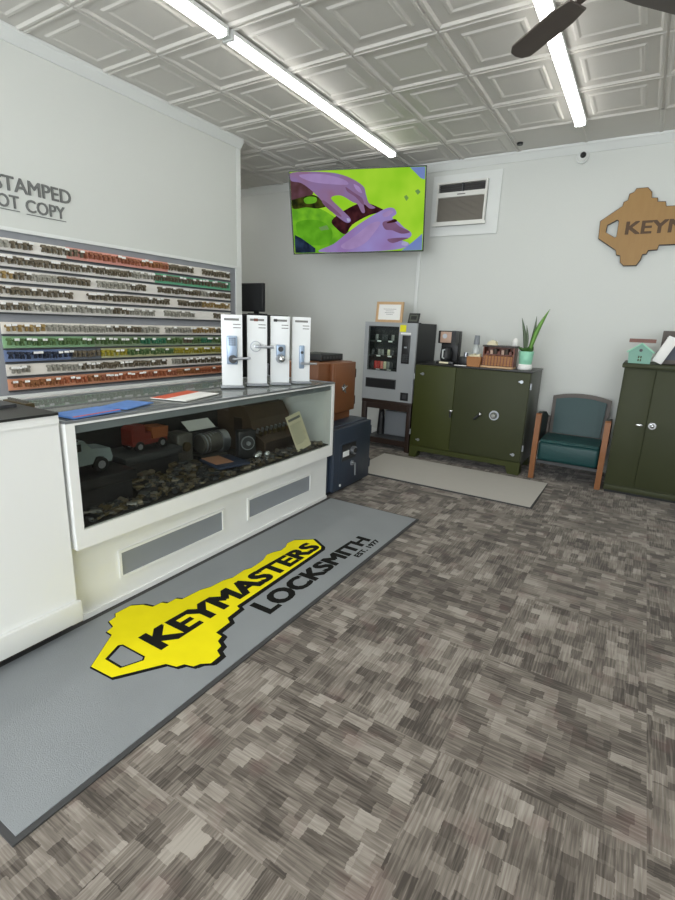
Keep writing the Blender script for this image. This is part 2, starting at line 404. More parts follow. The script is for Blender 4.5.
# ------------------------------------------------------------------ ceiling lights
def strip_light(x, y0, y1, label):
    t = thing('strip_light', label, 'ceiling light', (x, (y0 + y1) / 2, H - 0.012), group='long fluorescent strip lights')
    L = (y1 - y0) / 2
    a = MB(); a.box(-0.044, 0.044, -L, L, -0.025, 0.0, M['trim']); a.build('housing', t)
    for s in (-1, 1):
        a = MB(); a.box(-0.042, 0.042, s * L - (0.02 if s > 0 else 0), s * L + (0 if s > 0 else 0.02), -0.055, -0.025, M['trim']); a.build('end_cap', t)
    pr = [(-0.038, -0.0255), (-0.038, -0.042), (-0.028, -0.053), (0, -0.059), (0.028, -0.053), (0.038, -0.042), (0.038, -0.0255)]
    a = MB(); a.prism(pr, -L + 0.021, L - 0.021, M['tube'], axis='y'); a.build('diffuser', t)
for x, y0, y1, lb in ((-2.55, 2.71, 5.14, 'lit white strip light ending above the television'), (-2.55, 0.32, 2.68, 'lit white strip light at top edge, in line before the one over the television'),
                      (-2.55, -2.12, 0.28, 'lit strip light near the shop front, left row'), (-0.768, 2.66, 5.08, 'lit white strip light on the right, crossed by the fan blade'),
                      (-0.768, 0.28, 2.63, 'lit strip light overhead in the right row'), (-0.768, -2.15, 0.25, 'lit strip light near the shop front, right row'),
                      (1.05, 2.78, 5.21, 'lit strip light beyond the right side of the room'), (1.05, -0.6, 1.85, 'lit strip light at right beside the shop front'), (-4.53, 2.5, 4.90, 'lit strip light in the recess behind the left wall'), (-5.5, 3.1, 5.5, 'added unseen strip light brightening the recess behind the left wall')):  # the last, deepest strip is unseen, added to brighten the recess wall
    strip_light(x, y0, y1, lb)

# ------------------------------------------------------------------ ceiling fan
fz = 2.80; fan = thing('ceiling_fan', 'dark ceiling fan, one blade crossing the right strip light', 'ceiling fan', (-0.395, 2.632, fz))
a = MB(); a.cyl((0, 0, 0.10), (0, 0, H - fz - 0.03), 0.014, M['fan']); a.build('downrod', fan)
a = MB(); a.lathe([(0, 0.37 - 0.02), (0.07, 0.37 - 0.02), (0.07, 0.33), (0.02, 0.28), (0, 0.28)], M['fan']); a.build('canopy', fan)
a = MB(); a.lathe([(0, 0.13), (0.05, 0.13), (0.07, 0.09), (0.072, 0.04), (0.06, 0.0), (0.03, -0.012), (0, -0.012)], M['fan']); a.build('motor_housing', fan)
for k in range(4):
    R = Matrix.Rotation(math.radians(137 + 90 * k), 4, 'Z') @ Matrix.Rotation(math.radians(10), 4, 'X')
    a = MB(); pts = []
    L0, L1 = 0.13, 0.575
    pts = [(L0, -0.045), (L0 + 0.1, -0.06), (L1 - 0.04, -0.058), (L1, -0.035), (L1 + 0.01, 0), (L1, 0.035), (L1 - 0.04, 0.058), (L0 + 0.1, 0.06), (L0, 0.045)]
    a.prism(pts, -0.004, 0.004, M['fan'], mtx=R); b = a.build('blade', fan)
    a = MB(); a.box(0.07, 0.2, -0.015, 0.015, 0.005, 0.011, M['fan'], mtx=R); a.build('bracket', b)

# ------------------------------------------------------------------ small ceiling / wall devices
a = MB(); a.cyl((-1.344, 5.45, H - 0.001), (-1.344, 5.45, H - 0.02), 0.028, M['black']); tag(a.build('ceiling_sensor'), 'small black round fitting on the ceiling above the air conditioner', 'sensor')
t = thing('security_camera', 'white dome security camera with dark lens high on the back wall', 'security camera', (-0.80, YB - 0.035, 3.045))
a = MB(); a.cyl((0, 0.035, 0), (0, 0.0, 0), 0.055, M['trim'], n=24); a.ball((0, -0.005, 0), 0.045, M['trim'], sc=(1, 0.7, 1)); a.build('housing', t)
a = MB(); a.ball((0.008, -0.03, 0.006), 0.027, M['black']); a.build('lens', t)

# ------------------------------------------------------------------ air conditioner
t = thing('air_conditioner', 'white wall air conditioner set in a white board frame right of the television', 'air conditioner', (-1.94, YB, 2.72))
def L(x, z): return x + 1.94, z - 2.72
a = MB()
for (x0, x1, z0, z1) in ((-2.30, -2.235, 2.41, 3.03), (-1.68, -1.545, 2.41, 3.03), (-2.235, -1.68, 2.95, 3.03), (-2.235, -1.68, 2.41, 2.51)):
    (p, q), (r, s) = L(x0, z0), L(x1, z1); a.box(p, r, -0.022, 0, q, s, M['trim'])
a.build('wall_frame', t)
(p, q), (r, s) = L(-2.234, 2.511), L(-1.681, 2.949)
a = MB(); a.box(p, r, -0.03, -0.001, q, s, M['acdark']); a.build('back_panel', t)
a = MB()
for (x0, x1, z0, z1) in ((-2.234, -2.215, 2.511, 2.949), (-1.70, -1.681, 2.511, 2.949), (-2.215, -1.70, 2.93, 2.949), (-2.215, -1.70, 2.511, 2.55), (-2.215, -1.70, 2.795, 2.845)):
    (p, q), (r, s) = L(x0, z0), L(x1, z1); a.box(p, r, -0.07, -0.03, q, s, M['acwhite'])
a.box(-0.315, 0.28, -0.09, -0.07, 2.505 - 2.72, 2.535 - 2.72, M['acwhite'])
a.build('front_panel', t)
a = MB()
for k in range(20):
    z = 2.556 + k * 0.0118 - 2.72; a.box(-0.274, 0.239, -0.062, -0.045, z, z + 0.007, M['acgrill'])
a.box(-0.274, 0.239, -0.045, -0.031, 2.551 - 2.72, 2.794 - 2.72, M['acgrill'])
a.build('intake_grille', t)
a = MB(); a.box(-0.02, 0.0, -0.066, -0.032, 2.846 - 2.72, 2.929 - 2.72, M['darkgrey'])
for k in range(3): a.box(-0.274, 0.239, -0.055, -0.05, 2.86 - 2.72 + k * 0.024, 2.866 - 2.72 + k * 0.024, M['darkgrey'])
a.build('air_vane', t)
a = MB(); a.box(-0.06, 0.03, -0.0715, -0.07, 2.812 - 2.72, 2.824 - 2.72, M['printink']); a.build('badge', t)

# ------------------------------------------------------------------ television
R3 = Matrix(((0.893, -0.447, 0.052), (0.447, 0.869, -0.215), (0.051, 0.215, 0.975)))
tvm = R3.to_4x4(); tvm.translation = Vector((-2.870, 5.009, 2.582))
tv = thing('television', 'large flat television tilted forward on its arm, showing hands over a green cloth', 'television', mtx=tvm)
a = MB(); a.box(-0.722, 0.722, 0.002, 0.035, -0.412, 0.412, M['black'], bev=0.004); a.box(-0.45, 0.45, 0.035, 0.07, -0.3, 0.2, M['black'], bev=0.01); a.build('casing', tv)
def emat(name, col, s=1.0, col2=None, scale=3, lo=0.35, hi=0.65):
    m = D.materials.new(name); m.use_nodes = True; n = m.node_tree.nodes; l = m.node_tree.links
    n.remove(n['Principled BSDF']); e = n.new('ShaderNodeEmission'); e.inputs['Strength'].default_value = s; e.inputs['Color'].default_value = col
    if col2:
        tc = n.new('ShaderNodeTexCoord'); no = n.new('ShaderNodeTexNoise'); no.inputs['Scale'].default_value = scale
        l.new(tc.outputs['Object'], no.inputs['Vector'])
        r = n.new('ShaderNodeValToRGB'); r.color_ramp.elements[0].position = lo; r.color_ramp.elements[1].position = hi
        r.color_ramp.elements[0].color = col; r.color_ramp.elements[1].color = col2
        l.new(no.outputs['Fac'], r.inputs[0]); l.new(r.outputs[0], e.inputs['Color'])
    l.new(e.outputs[0], n['Material Output'].inputs['Surface']); return m
TVS = 0.85
tvc = {k: emat('picture_' + k, c, TVS, c2, s) for k, (c, c2, s) in {
    'lime': (rgb(150, 212, 44), rgb(176, 226, 60), 3), 'shade': (rgb(92, 158, 40), rgb(122, 190, 44), 8), 'mid': (rgb(104, 176, 40), rgb(84, 152, 30), 7), 'navy': (rgb(22, 30, 44), rgb(44, 60, 84), 12), 'dark': (rgb(30, 34, 16), rgb(70, 74, 26), 14),
    'corner': (rgb(120, 140, 200), rgb(130, 150, 190), 4), 'hand_a': (rgb(148, 112, 142), rgb(142, 122, 172), 4), 'hand_b': (rgb(160, 150, 212), rgb(152, 124, 180), 2.5),
    'crease': (rgb(118, 84, 112), rgb(132, 98, 132), 5), 'knuckle': (rgb(172, 146, 196), rgb(160, 134, 182), 6), 'nail': (rgb(170, 170, 206), rgb(180, 176, 210), 6), 'key': (rgb(40, 18, 24), rgb(72, 36, 40), 12), 'arm': (rgb(74, 48, 46), rgb(112, 78, 92), 6), 'chip': (rgb(110, 150, 90), rgb(120, 160, 80), 6)}.items()}
def sp(x, y):   # picture coordinates measured on the screen -> metres on the screen plane
    Lx = 78 + (y - 90) / 348 * 22; Rx = 662 - (y - 65) / 360 * 14
    u = (x - Lx) / (Rx - Lx)
    ty = 90 + (65 - 90) * u; by = 438 + (425 - 438) * u
    return (max(-0.709, min(0.709, (u - 0.5) * 1.42)), max(-0.399, min(0.399, (0.5 - (y - ty) / (by - ty)) * 0.80)))
def smooth_poly(pts, n=4):
    out = []; k = len(pts)
    for i in range(k):
        p0, p1, p2, p3 = (Vector(pts[(i + j) % k]) for j in (-1, 0, 1, 2))
        for s in range(n):
            t = s / n; out.append(tuple(0.5 * ((2 * p1) + (p2 - p0) * t + (2 * p0 - 5 * p1 + 4 * p2 - p3) * t * t + (3 * p1 - p0 - 3 * p2 + p3) * t ** 3)))
    return out
pic = MB(); pic.box(-0.71, 0.71, 0.0, 0.0022, -0.40, 0.40, tvc['lime'])
layers = [
 ('shade', [(80, 235), (150, 225), (230, 250), (300, 300), (340, 350), (300, 400), (230, 432), (104, 436)], 1),
 ('mid', [(110, 300), (200, 290), (260, 330), (250, 390), (170, 400), (120, 360)], 1),
 ('dark', [(80, 180), (140, 175), (200, 190), (245, 225), (200, 240), (150, 235), (90, 240)], 1),
 ('shade', [(140, 200), (165, 190), (195, 195), (190, 215), (150, 220)], 1),
 ('lime', [(290, 200), (320, 195), (348, 205), (350, 240), (300, 235)], 0),
 ('navy', [(100, 355), (130, 370), (190, 415), (190, 434), (102, 436)], 0),
 ('corner', [(595, 69), (660, 66), (658, 118), (640, 112), (620, 92)], 0),
 ('corner', [(610, 385), (648, 350), (646, 424), (560, 427)], 0),
 ('chip', [(570, 190), (580, 182), (590, 195), (580, 208)], 0), ('chip', [(616, 165), (630, 158), (640, 170), (628, 182)], 0), ('chip', [(205, 322), (240, 312), (250, 330), (215, 336)], 0),
 ('key', [(262, 290), (330, 240), (400, 215), (470, 238), (480, 252), (420, 270), (350, 310), (320, 352), (280, 325)], 1),
 ('arm', [(79, 95), (150, 92), (190, 130), (180, 180), (150, 188), (82, 205)], 0),
 ('hand_a', [(90, 92), (240, 90), (330, 108), (395, 145), (408, 180), (420, 215), (448, 236), (425, 240), (400, 222), (404, 255), (390, 256), (372, 222), (350, 212), (300, 185), (258, 196), (300, 240), (338, 278), (342, 296), (322, 300), (270, 262), (225, 215), (180, 170), (130, 135), (84, 125)], 1),
 ('crease', [(322, 150), (360, 175), (392, 196), (400, 225), (388, 218), (362, 190), (330, 170)], 1),
 ('crease', [(225, 205), (262, 232), (300, 268), (296, 274), (255, 250), (222, 218)], 1),
 ('hand_b', [(206, 431), (270, 395), (330, 345), (390, 300), (450, 262), (500, 238), (528, 240), (538, 262), (520, 280), (545, 296), (570, 322), (600, 345), (596, 366), (560, 378), (590, 392), (580, 410), (520, 424), (400, 431)], 1),
 ('crease', [(480, 300), (520, 292), (552, 318), (596, 342), (560, 350), (520, 335), (490, 330)], 1),
 ('crease', [(500, 375), (550, 368), (590, 370), (556, 382), (520, 392)], 1),
 ('key', [(498, 300), (530, 285), (540, 296), (505, 304)], 1),
 ('knuckle', [(120, 102), (220, 98), (310, 118), (330, 140), (250, 138), (170, 128)], 1), ('knuckle', [(355, 138), (380, 150), (392, 175), (370, 165)], 1),
 ('knuckle', [(300, 405), (360, 360), (430, 305), (470, 300), (440, 350), (400, 395), (340, 420)], 1), ('knuckle', [(480, 262), (510, 248), (524, 255), (505, 272), (485, 276)], 1),
 ('nail', [(326, 282), (338, 284), (340, 294), (330, 296)], 1), ('nail', [(566, 384), (588, 392), (580, 404), (560, 400)], 1),
]
for k, (c, pts, sm) in enumerate(layers):
    q = [sp(*p) for p in (smooth_poly(pts) if sm else pts)]
    y = -0.0006 - 0.0004 * k
    q = [p for i, p in enumerate(q) if (Vector(p) - Vector(q[i - 1])).length > 1e-4]
    vs = [pic.bm.verts.new((x, y, z)) for x, z in q]; F = pic.bm.faces.new(vs); F.material_index = pic._mi(tvc[c])
scr = pic.build('screen', tv)
a = MB(); a.box(-0.722, 0.722, -0.012, 0.0, 0.401, 0.412, M['black']); a.box(-0.722, 0.722, -0.012, 0.0, -0.412, -0.401, M['black'])
a.box(-0.722, -0.711, -0.012, 0.0, -0.401, 0.401, M['black']); a.box(0.711, 0.722, -0.012, 0.0, -0.401, 0.401, M['black']); a.build('bezel', tv)
inv = tvm.inverted()
a = MB(); p = inv @ Vector((-2.75, YB - 0.02, 2.60)); q = Vector((0.0, 0.07, 0.0))
a.tube([tuple(q), tuple(inv @ Vector((-2.55, 5.45, 2.62))), tuple(p)], 0.022, M['blackmetal'])
a.box(-0.15, 0.15, -0.02, 0.0, -0.15, 0.15, M['blackmetal'], mtx=inv @ Matrix.Translation((-2.75, YB, 2.60)))
a.build('mount_arm', tv)

# ------------------------------------------------------------------ key board on the left wall
kb = thing('key_board', 'long grey key display board with coloured strips of key blanks on the left wall', 'key board', (XL, 1.0, 0.82))
Y0, Y1 = 1.0, 4.11
def kx(mb, x0, x1, y0, y1, z0, z1, m): return mb.box(x0, x1, y0 - 1.0, y1 - 1.0, z0 - 0.82, z1 - 0.82, m)
a = MB(); kx(a, 0.001, 0.012, Y0, Y1, 0.82, 1.93, M['slat']); a.build('back_panel', kb)
a = MB(); kx(a, 0.001, 0.026, Y0, Y1 + 0.03, 1.93, 1.955, M['trim']); kx(a, 0.001, 0.026, Y1, Y1 + 0.03, 0.82, 1.93, M['trim']); kx(a, 0.001, 0.022, Y0, Y1, 0.79, 0.82, M['trim']); a.build('frame', kb)
rows = []   # (z bottom, y start, y end, [(colour, y0, y1)...])
def seg(*a): return list(a)
rows.append((1.795, 1.2, 4.02, seg(('s_white', 1.2, 2.28), ('s_pink', 2.28, 3.22), ('s_cream', 3.22, 4.02)), 'top strip'))
rows.append((1.692, 1.2, 4.02, seg(('s_white', 1.2, 3.07), ('s_teal', 3.07, 4.02)), 'second strip'))
rows.append((1.592, 1.2, 4.02, seg(('s_white', 1.2, 4.02)), 'third strip'))
rows.append((1.490, 1.2, 4.02, seg(('s_cream', 1.2, 4.02)), 'fourth strip'))
rows.append((1.388, 1.2, 4.02, seg(('s_white', 1.2, 4.02)), 'fifth strip'))
rows.append((1.242, 1.77, 4.02, seg(('s_cream', 1.77, 4.02)), 'sixth strip'))
rows.append((1.144, 1.77, 4.02, seg(('s_green', 1.77, 2.45), ('s_sage', 2.45, 4.02)), 'seventh strip'))
rows.append((1.050, 1.77, 4.02, seg(('s_blue', 1.77, 2.24), ('s_slate', 2.24, 2.50), ('s_yellow', 2.50, 4.02)), 'eighth strip'))
rows.append((0.950, 1.77, 4.02, seg(('s_cream', 1.77, 4.02)), 'ninth strip'))
rows.append((0.848, 1.77, 4.02, seg(('s_orange', 1.77, 4.02)), 'tenth strip'))
for zb, a0, a1, segs, nm in rows:
    a = MB()
    for c, s0, s1 in segs: kx(a, 0.0125, 0.022, s0, s1, zb + 0.008, zb + 0.088, M[c])
    s = a.build('hook_strip', kb)
    a = MB(); kx(a, 0.0125, 0.034, a0, a1, zb - 0.004, zb + 0.004, M['darkgrey']); a.build('ledge', s)  # ledge coloured dark to draw the shadow line below each strip

def key_mesh(km, tagm, seed):
    r = random.Random(seed); mb = MB()
    mb.cyl((0.0, 0, 0), (0.042, 0, 0), 0.0016, M['chrome'], n=6)
    W = r.uniform(0.0135, 0.0165); Ln = r.uniform(0.018, 0.026)
    n = r.choice((5, 6, 7))
    for k in range(n):
        x = 0.005 + k * 0.0050; tw = r.uniform(-0.30, 0.30)
        head = []
        for i in range(9):
            t = math.radians(250 - i * 320 / 8 + 0); 
        pts = [(-0.003, -0.012), (-W, -0.010), (-W * 1.1, 0.000), (-W * 0.7, 0.007), (0, 0.009), (W * 0.7, 0.007), (W * 1.1, 0.0), (W, -0.010), (0.0055, -0.012), (0.0055, -0.012 - Ln), (0.0, -0.017 - Ln), (-0.0045, -0.013 - Ln),
               (-0.0045, -0.008 - Ln * 0.8), (-0.0025, -0.012 - Ln * 0.6), (-0.0045, -0.010 - Ln * 0.45), (-0.002, -0.012 - Ln * 0.25)]
        mb.prism(pts, x, x + 0.0022, km, axis='x', mtx=Matrix.Rotation(tw, 4, 'X'))
    if tagm: mb.box(0.040, 0.0415, -0.017, 0.017, -0.004, 0.012, tagm)
    me = mb.build('tmp'); d = me.data; D.objects.remove(me); d.name = 'key_bunch'; return d
keymeshes = {}
for c in KC: keymeshes[c] = [key_mesh(M['k_' + c], None, 1), key_mesh(M['k_' + c], None, 2), key_mesh(M['k_' + c], M['paper'], 3)]
style = {'s_white': ['nickel', 'dark', 'dark', 'nickel', 'brass'], 's_cream': ['nickel', 'dark', 'brass', 'dark'], 's_pink': ['redb', 'redb', 'copper', 'dark'], 's_teal': ['dark', 'teal', 'dark'],
         's_green': ['green', 'green', 'teal'], 's_sage': ['green', 'dark', 'teal', 'green'], 's_blue': ['navy', 'blue', 'navy'], 's_slate': ['navy', 'dark'], 's_yellow': ['yellow', 'dark', 'green', 'yellow'],
         's_orange': ['orange', 'copper', 'redb', 'orange']}
cname = {'s_white': 'metal', 's_cream': 'metal', 's_pink': 'reddish', 's_teal': 'dark', 's_green': 'green', 's_sage': 'dark green', 's_blue': 'blue', 's_slate': 'navy', 's_yellow': 'yellow green', 's_orange': 'orange brown'}
sname = {'s_white': 'white', 's_cream': 'cream', 's_pink': 'pink', 's_teal': 'mint green', 's_green': 'green', 's_sage': 'sage', 's_blue': 'blue', 's_slate': 'slate', 's_yellow': 'yellow', 's_orange': 'orange'}
bunches = []
for ri, (zb, a0, a1, segs, nm) in enumerate(rows):
    y = max(1.74, a0 + 0.03); rr = random.Random(100 + ri)
    run = 0; cur = None
    while y < 3.99:
        for c, s0, s1 in segs:
            if s0 <= y < s1: sgm = c
        if run <= 0:
            run = rr.randint(3, 8); cur = rr.choice(style[sgm])
            if rr.random() < 0.28 and sgm in ('s_white', 's_cream'): y += rr.uniform(0.05, 0.12); run = 0; continue
        if cur not in style[sgm]: cur = rr.choice(style[sgm])
        run -= 1
        bunches.append((y, zb + 0.066 + rr.uniform(-0.004, 0.004), cur, 2 if rr.random() < 0.33 else rr.choice((0, 1)), sgm, nm))
        y += rr.uniform(0.033, 0.044)
bunches.sort(key=lambda b: b[0])
for (y, z, c, v, sg, nm) in bunches[:300]:
    o = copy_mesh(keymeshes[c][v], 'key_bunch', (XL + 0.0215, y, z))
    tag(o, 'bunch of %s key blanks hooked on the %s part of the %s' % (cname[sg], sname[sg], nm), 'keys', '%s key blanks on the %s' % (cname[sg], nm))
rest = bunches[300:]
if rest:
    b2 = MB()
    for (y, z, c, v, sg, nm) in rest:
        me = keymeshes[c][v]; V = [(XL + 0.0215 + q.co.x, y + q.co.y, z + q.co.z) for q in me.vertices]
        ms = [m for m in me.materials]
        for i, m in enumerate(ms):
            b2._add(V, [tuple(p.vertices) for p in me.polygons if p.material_index == i], m)
    bmesh.ops.delete(b2.bm, geom=[v for v in b2.bm.verts if not v.link_faces], context='VERTS')
    tag(b2.build('key_blanks'), 'dense rows of key blanks at the far right part of the key board', 'keys', kind='stuff')

# wall lettering
wl = thing('wall_lettering', 'grey raised lettering reading STAMPED and NOT COPY above the key board', 'lettering', (XL, 2.1, 2.2))
def pw(y0, z0):
    return lambda u, v, w_: (0.001 + w_, y0 + u - 2.1, z0 + v - 2.2)
a = MB(); text_mb(a, 'STAMPED', M['lettergrey'], 0.006, pw(1.845, 2.190), 0.520, 0.092, 0.02); a.build('upper_line', wl)
a = MB(); text_mb(a, 'NOT', M['lettergrey'], 0.006, pw(1.775, 2.082), 0.215, 0.082, 0.02); w1 = a.build('lower_word', wl); a = MB(); text_mb(a, 'COPY', M['lettergrey'], 0.006, pw(2.035, 2.077), 0.275, 0.082, 0.02)
b = a.build('lower_word', wl)
a = MB(); a.box(0.001, 0.005, 1.775 - 2.1, 1.99 - 2.1, 2.066 - 2.2, 2.071 - 2.2, M['lettergrey']); a.build('underline', w1)
a = MB(); a.box(0.001, 0.005, 2.035 - 2.1, 2.315 - 2.1, 2.060 - 2.2, 2.065 - 2.2, M['lettergrey']); a.build('underline', b)

# work bench behind the counter
wb = thing('work_bench', 'white back bench under the key board behind the counter', 'bench', (-3.53, 2.5, 0))
a = MB(); a.box(-0.26, 0.26, -2.2, 1.0, 0.775, 0.80, M['white']); a.build('worktop', wb)
a = MB(); a.box(-0.26, 0.22, -2.2, 1.0, 0.0, 0.775, M['grey']); a.build('cabinet_body', wb)

# ------------------------------------------------------------------ counter left of the case
ct = thing('service_counter', 'white service counter with dark grey top left of the display case', 'counter', (-2.3, 0.2, 0))
def cx(mb, x0, x1, y0, y1, z0, z1, m, **k): return mb.box(x0 + 2.3, x1 + 2.3, y0 - 0.2, y1 - 0.2, z0, z1, m, **k)
a = MB(); cx(a, -2.66, -1.98, -1.2, 1.09, 0.066, 0.969, M['white']); a.build('front_panel', ct)
a = MB(); cx(a, -2.68, -1.974, -1.2, 1.09, 0.970, 1.004, M['white']); a.build('worktop', ct)
a = MB(); cx(a, -2.68, -1.968, -1.2, 1.088, 1.004, 1.014, M['blacktop']); a.build('worktop_surface', ct)
a = MB(); cx(a, -1.98, -1.958, -1.2, 1.10, 0.066, 0.165, M['white'], bev=0.003); a.build('baseboard', ct)
a = MB(); cx(a, -2.6, -2.07, -1.2, 1.09, 0.0, 0.066, M['black']); a.build('toe_kick', ct)

# ------------------------------------------------------------------ display case
dc = thing('display_case', 'white glass fronted display counter full of old lock parts', 'display case', (-2.3, 2.2, 0))
def dx(mb, x0, x1, y0, y1, z0, z1, m, **k): return mb.box(x0 + 2.3, x1 + 2.3, y0 - 2.2, y1 - 2.2, z0, z1, m, **k)
CF = -1.965
a = MB(); dx(a, -2.63, -2.055, 1.10, 3.265, 0.0, 0.399, M['white']); dx(a, -2.055, -2.045, 1.15, 3.265, 0.0, 0.028, M['white']); a.build('base', dc)
a = MB(); dx(a, -2.63, CF, 1.108, 3.20, 0.40, 0.485, M['white'])                     # floor and bottom rail
dx(a, -2.63, CF, 1.108, 1.148, 0.485, 0.962, M['white']); dx(a, -2.63, CF, 3.168, 3.20, 0.485, 0.962, M['white'])
dx(a, CF - 0.012, CF, 1.148, 3.168, 0.952, 0.962, M['white'])
a.build('case_frame', dc)
a = MB(); dx(a, CF - 0.03, CF - 0.014, 1.15, 3.166, 0.915, 0.962, M['grey']); a.build('top_rail', dc)
a = MB(); dx(a, -2.63, -2.60, 1.148, 3.168, 0.485, 0.962, M['caseback']); a.build('back_panel', dc)
a = MB(); dx(a, -2.60, CF - 0.02, 1.149, 3.167, 0.4855, 0.492, M['casebed']); a.build('case_bed', dc)
a = MB(); dx(a, CF - 0.010, CF - 0.005, 1.149, 3.167, 0.486, 0.9515, M['caseglass']); tag(a.build('front_glass', dc), 'clear front glass')
a = MB(); dx(a, -2.62, CF - 0.006, 1.12, 3.19, 0.9625, 0.970, M['topglass']); tag(a.build('top_glass', dc), 'clear top glass')
a = MB()
dx(a, CF - 0.006, CF + 0.002, 1.108, 3.20, 0.9625, 0.974, M['nickel']); dx(a, -2.63, -2.62, 1.108, 3.20, 0.9625, 0.974, M['nickel'])
dx(a, -2.62, CF - 0.006, 1.108, 1.12, 0.9625, 0.974, M['nickel']); dx(a, -2.62, CF - 0.006, 3.19, 3.20, 0.9625, 0.974, M['nickel']); a.build('top_edge', dc)
for (y0, y1) in ((1.37, 2.07), (2.315, 3.02)):
    a = MB(); dx(a, -2.0549, -2.053, y0, y1, 0.138, 0.262, M['greypanel']); v = a.build('vent_panel', dc); tag(v, 'recessed grey panel')
    a = MB()
    for q in ((y0 - 0.014, y1 + 0.014, 0.124, 0.138), (y0 - 0.014, y1 + 0.014, 0.262, 0.276), (y0 - 0.014, y0, 0.138, 0.262), (y1, y1 + 0.014, 0.138, 0.262)):
        dx(a, -2.0549, -2.045, q[0], q[1], q[2], q[3], M['white'])
    a.build('vent_frame', v)

# --- contents of the case
BZ = 0.4925
r = random.Random(5); pile = MB()
hms = [M['steel'], M['oldbrass'], M['oldbrass'], M['darkgrey'], M['blackmetal'], M['k_dark'], M['blackmetal']]
for k in range(1500):
    y = r.uniform(1.18, 3.12); x = r.uniform(-2.58, -2.01) if r.random() < 0.4 else r.uniform(-2.22, -2.01)
    d = (x + 2.01) / -0.57
    z = BZ + r.uniform(0.003, 0.012) + 0.26 * max(0, d - 0.04) * r.random() * (1.0 if y < 2.0 else 0.4)
    if x < -2.1 and z > BZ + 0.09: z = BZ + 0.09
    if (1.14 < y < 1.55 and -2.42 < x < -2.08) or (1.56 < y < 1.99 and -2.54 < x < -2.24): continue
    if y > 2.45 and x < -2.1: continue
    if y > 1.98: z = min(z, BZ + 0.022)
    m = r.choice(hms); s = r.uniform(0.7, 1.25)
    T = Matrix.Translation((x, y, z + 0.004)) @ Matrix.Rotation(r.uniform(0, 6.28), 4, 'Z') @ Matrix.Rotation(r.uniform(-0.5, 0.5), 4, 'X') @ Matrix.Diagonal((s, s, s, 1))
    c = r.random()
    if c < 0.4: pile.cyl((0, 0, -0.004), (0, 0, 0.004), 0.017, m, n=12, mtx=T)
    elif c < 0.7: pile.box(-0.028, 0.028, -0.014, 0.014, -0.004, 0.006, m, mtx=T)
    elif c < 0.85: pile.cyl((-0.03, 0, 0), (0.03, 0, 0), 0.006, m, n=8, mtx=T); pile.cyl((-0.03, 0, -0.003), (-0.03, 0, 0.003), 0.014, m, n=10, mtx=T)
    else: pile.cyl((-0.02, 0, 0.003), (0.02, 0, 0.003), 0.013, m, n=10, mtx=T)
tag(pile.build('old_lock_parts'), 'heap of old keys, discs and dark lock parts on the display case floor', 'lock parts', kind='stuff')

def wheel(mb, c, rad, w, axis='x'):
    d = Vector((1, 0, 0))
    mb.cyl(Vector(c) - d * w / 2, Vector(c) + d * w / 2, rad, M['tire'], n=20); mb.cyl(Vector(c) + d * w / 2, Vector(c) + d * (w / 2 + 0.002), rad * 0.55, M['nickel'], n=14)
# toy jeep : length along y, outer side faces +x
JS = 0.8
tj = thing('toy_jeep', 'grey toy jeep with black wheels at the left end of the display case', 'toy car', (-2.24, 1.31, 0.655))
tj.scale = (JS, JS, JS)
prof = [(-0.15, 0.07), (-0.16, 0.13), (-0.14, 0.205), (0.0, 0.21), (0.045, 0.155), (0.165, 0.14), (0.18, 0.08), (0.17, 0.055), (0.135, 0.055), (0.12, 0.095), (0.07, 0.10), (0.045, 0.06), (-0.06, 0.06), (-0.09, 0.09), (-0.13, 0.07)]
a = MB(); a.prism(prof, -0.075, 0.075, M['toygrey'], axis='x'); a.build('body', tj)
a = MB(); a.box(0.0755, 0.077, -0.125, -0.02, 0.15, 0.195, M['black']); a.box(-0.07, 0.07, -0.12, -0.03, 0.2105, 0.216, M['black']); a.build('window', tj)
for yy in (-0.1, 0.095):
    for s in (-1, 1):
        a = MB(); wheel(a, (s * 0.07 if s > 0 else -0.07, yy, 0.048), 0.045, 0.035); a.build('wheel', tj)
tbx = MB(); tbx.box(-2.40, -2.10, 1.16, 1.53, 0.6, 0.654, M['black'], bev=0.005); tbx.box(-2.38, -2.12, 1.18, 1.51, BZ, 0.6, M['blackmetal']); tag(tbx.build('black_box'), 'black box under the grey toy jeep in the display case', 'box')
# red toy truck
tt = thing('toy_truck', 'red and orange toy truck toward the back of the display case', 'toy truck', (-2.38, 1.79, 0.662))
tt.scale = (0.85, 0.85, 0.85)
a = MB(); a.box(-0.06, 0.06, -0.13, 0.15, 0.04, 0.07, M['toyred'], bev=0.004); a.prism([(-0.13, 0.07), (-0.13, 0.15), (-0.10, 0.175), (-0.03, 0.175), (-0.02, 0.12), (0.02, 0.12), (0.02, 0.07)], -0.055, 0.055, M['toyred'], axis='x'); a.build('cab', tt)
a = MB(); a.prism([(0.03, 0.07), (0.02, 0.15), (0.16, 0.14), (0.15, 0.07)], -0.06, 0.06, M['toyorange'], axis='x'); a.build('dump_bed', tt)
for yy in (-0.08, 0.10):
    for s in (-1, 1):
        a = MB(); wheel(a, (s * 0.055, yy, 0.035), 0.034, 0.028); a.build('wheel', tt)
a = MB(); a.box(-2.52, -2.26, 1.58, 1.97, 0.62, 0.661, M['darkgrey'], bev=0.006); a.box(-2.50, -2.28, 1.60, 1.95, BZ, 0.62, M['blackmetal']); tag(a.build('metal_box'), 'dark metal box under the red toy truck', 'box')
a = MB(); a.box(-2.5, -2.36, 2.02, 2.14, BZ, 0.70, M['steel'], bev=0.008); a.cyl((-2.36, 2.08, 0.62), (-2.345, 2.08, 0.62), 0.03, M['oldbrass']); tag(a.build('rim_lock'), 'old grey metal rim lock standing behind the silver cylinder', 'lock')
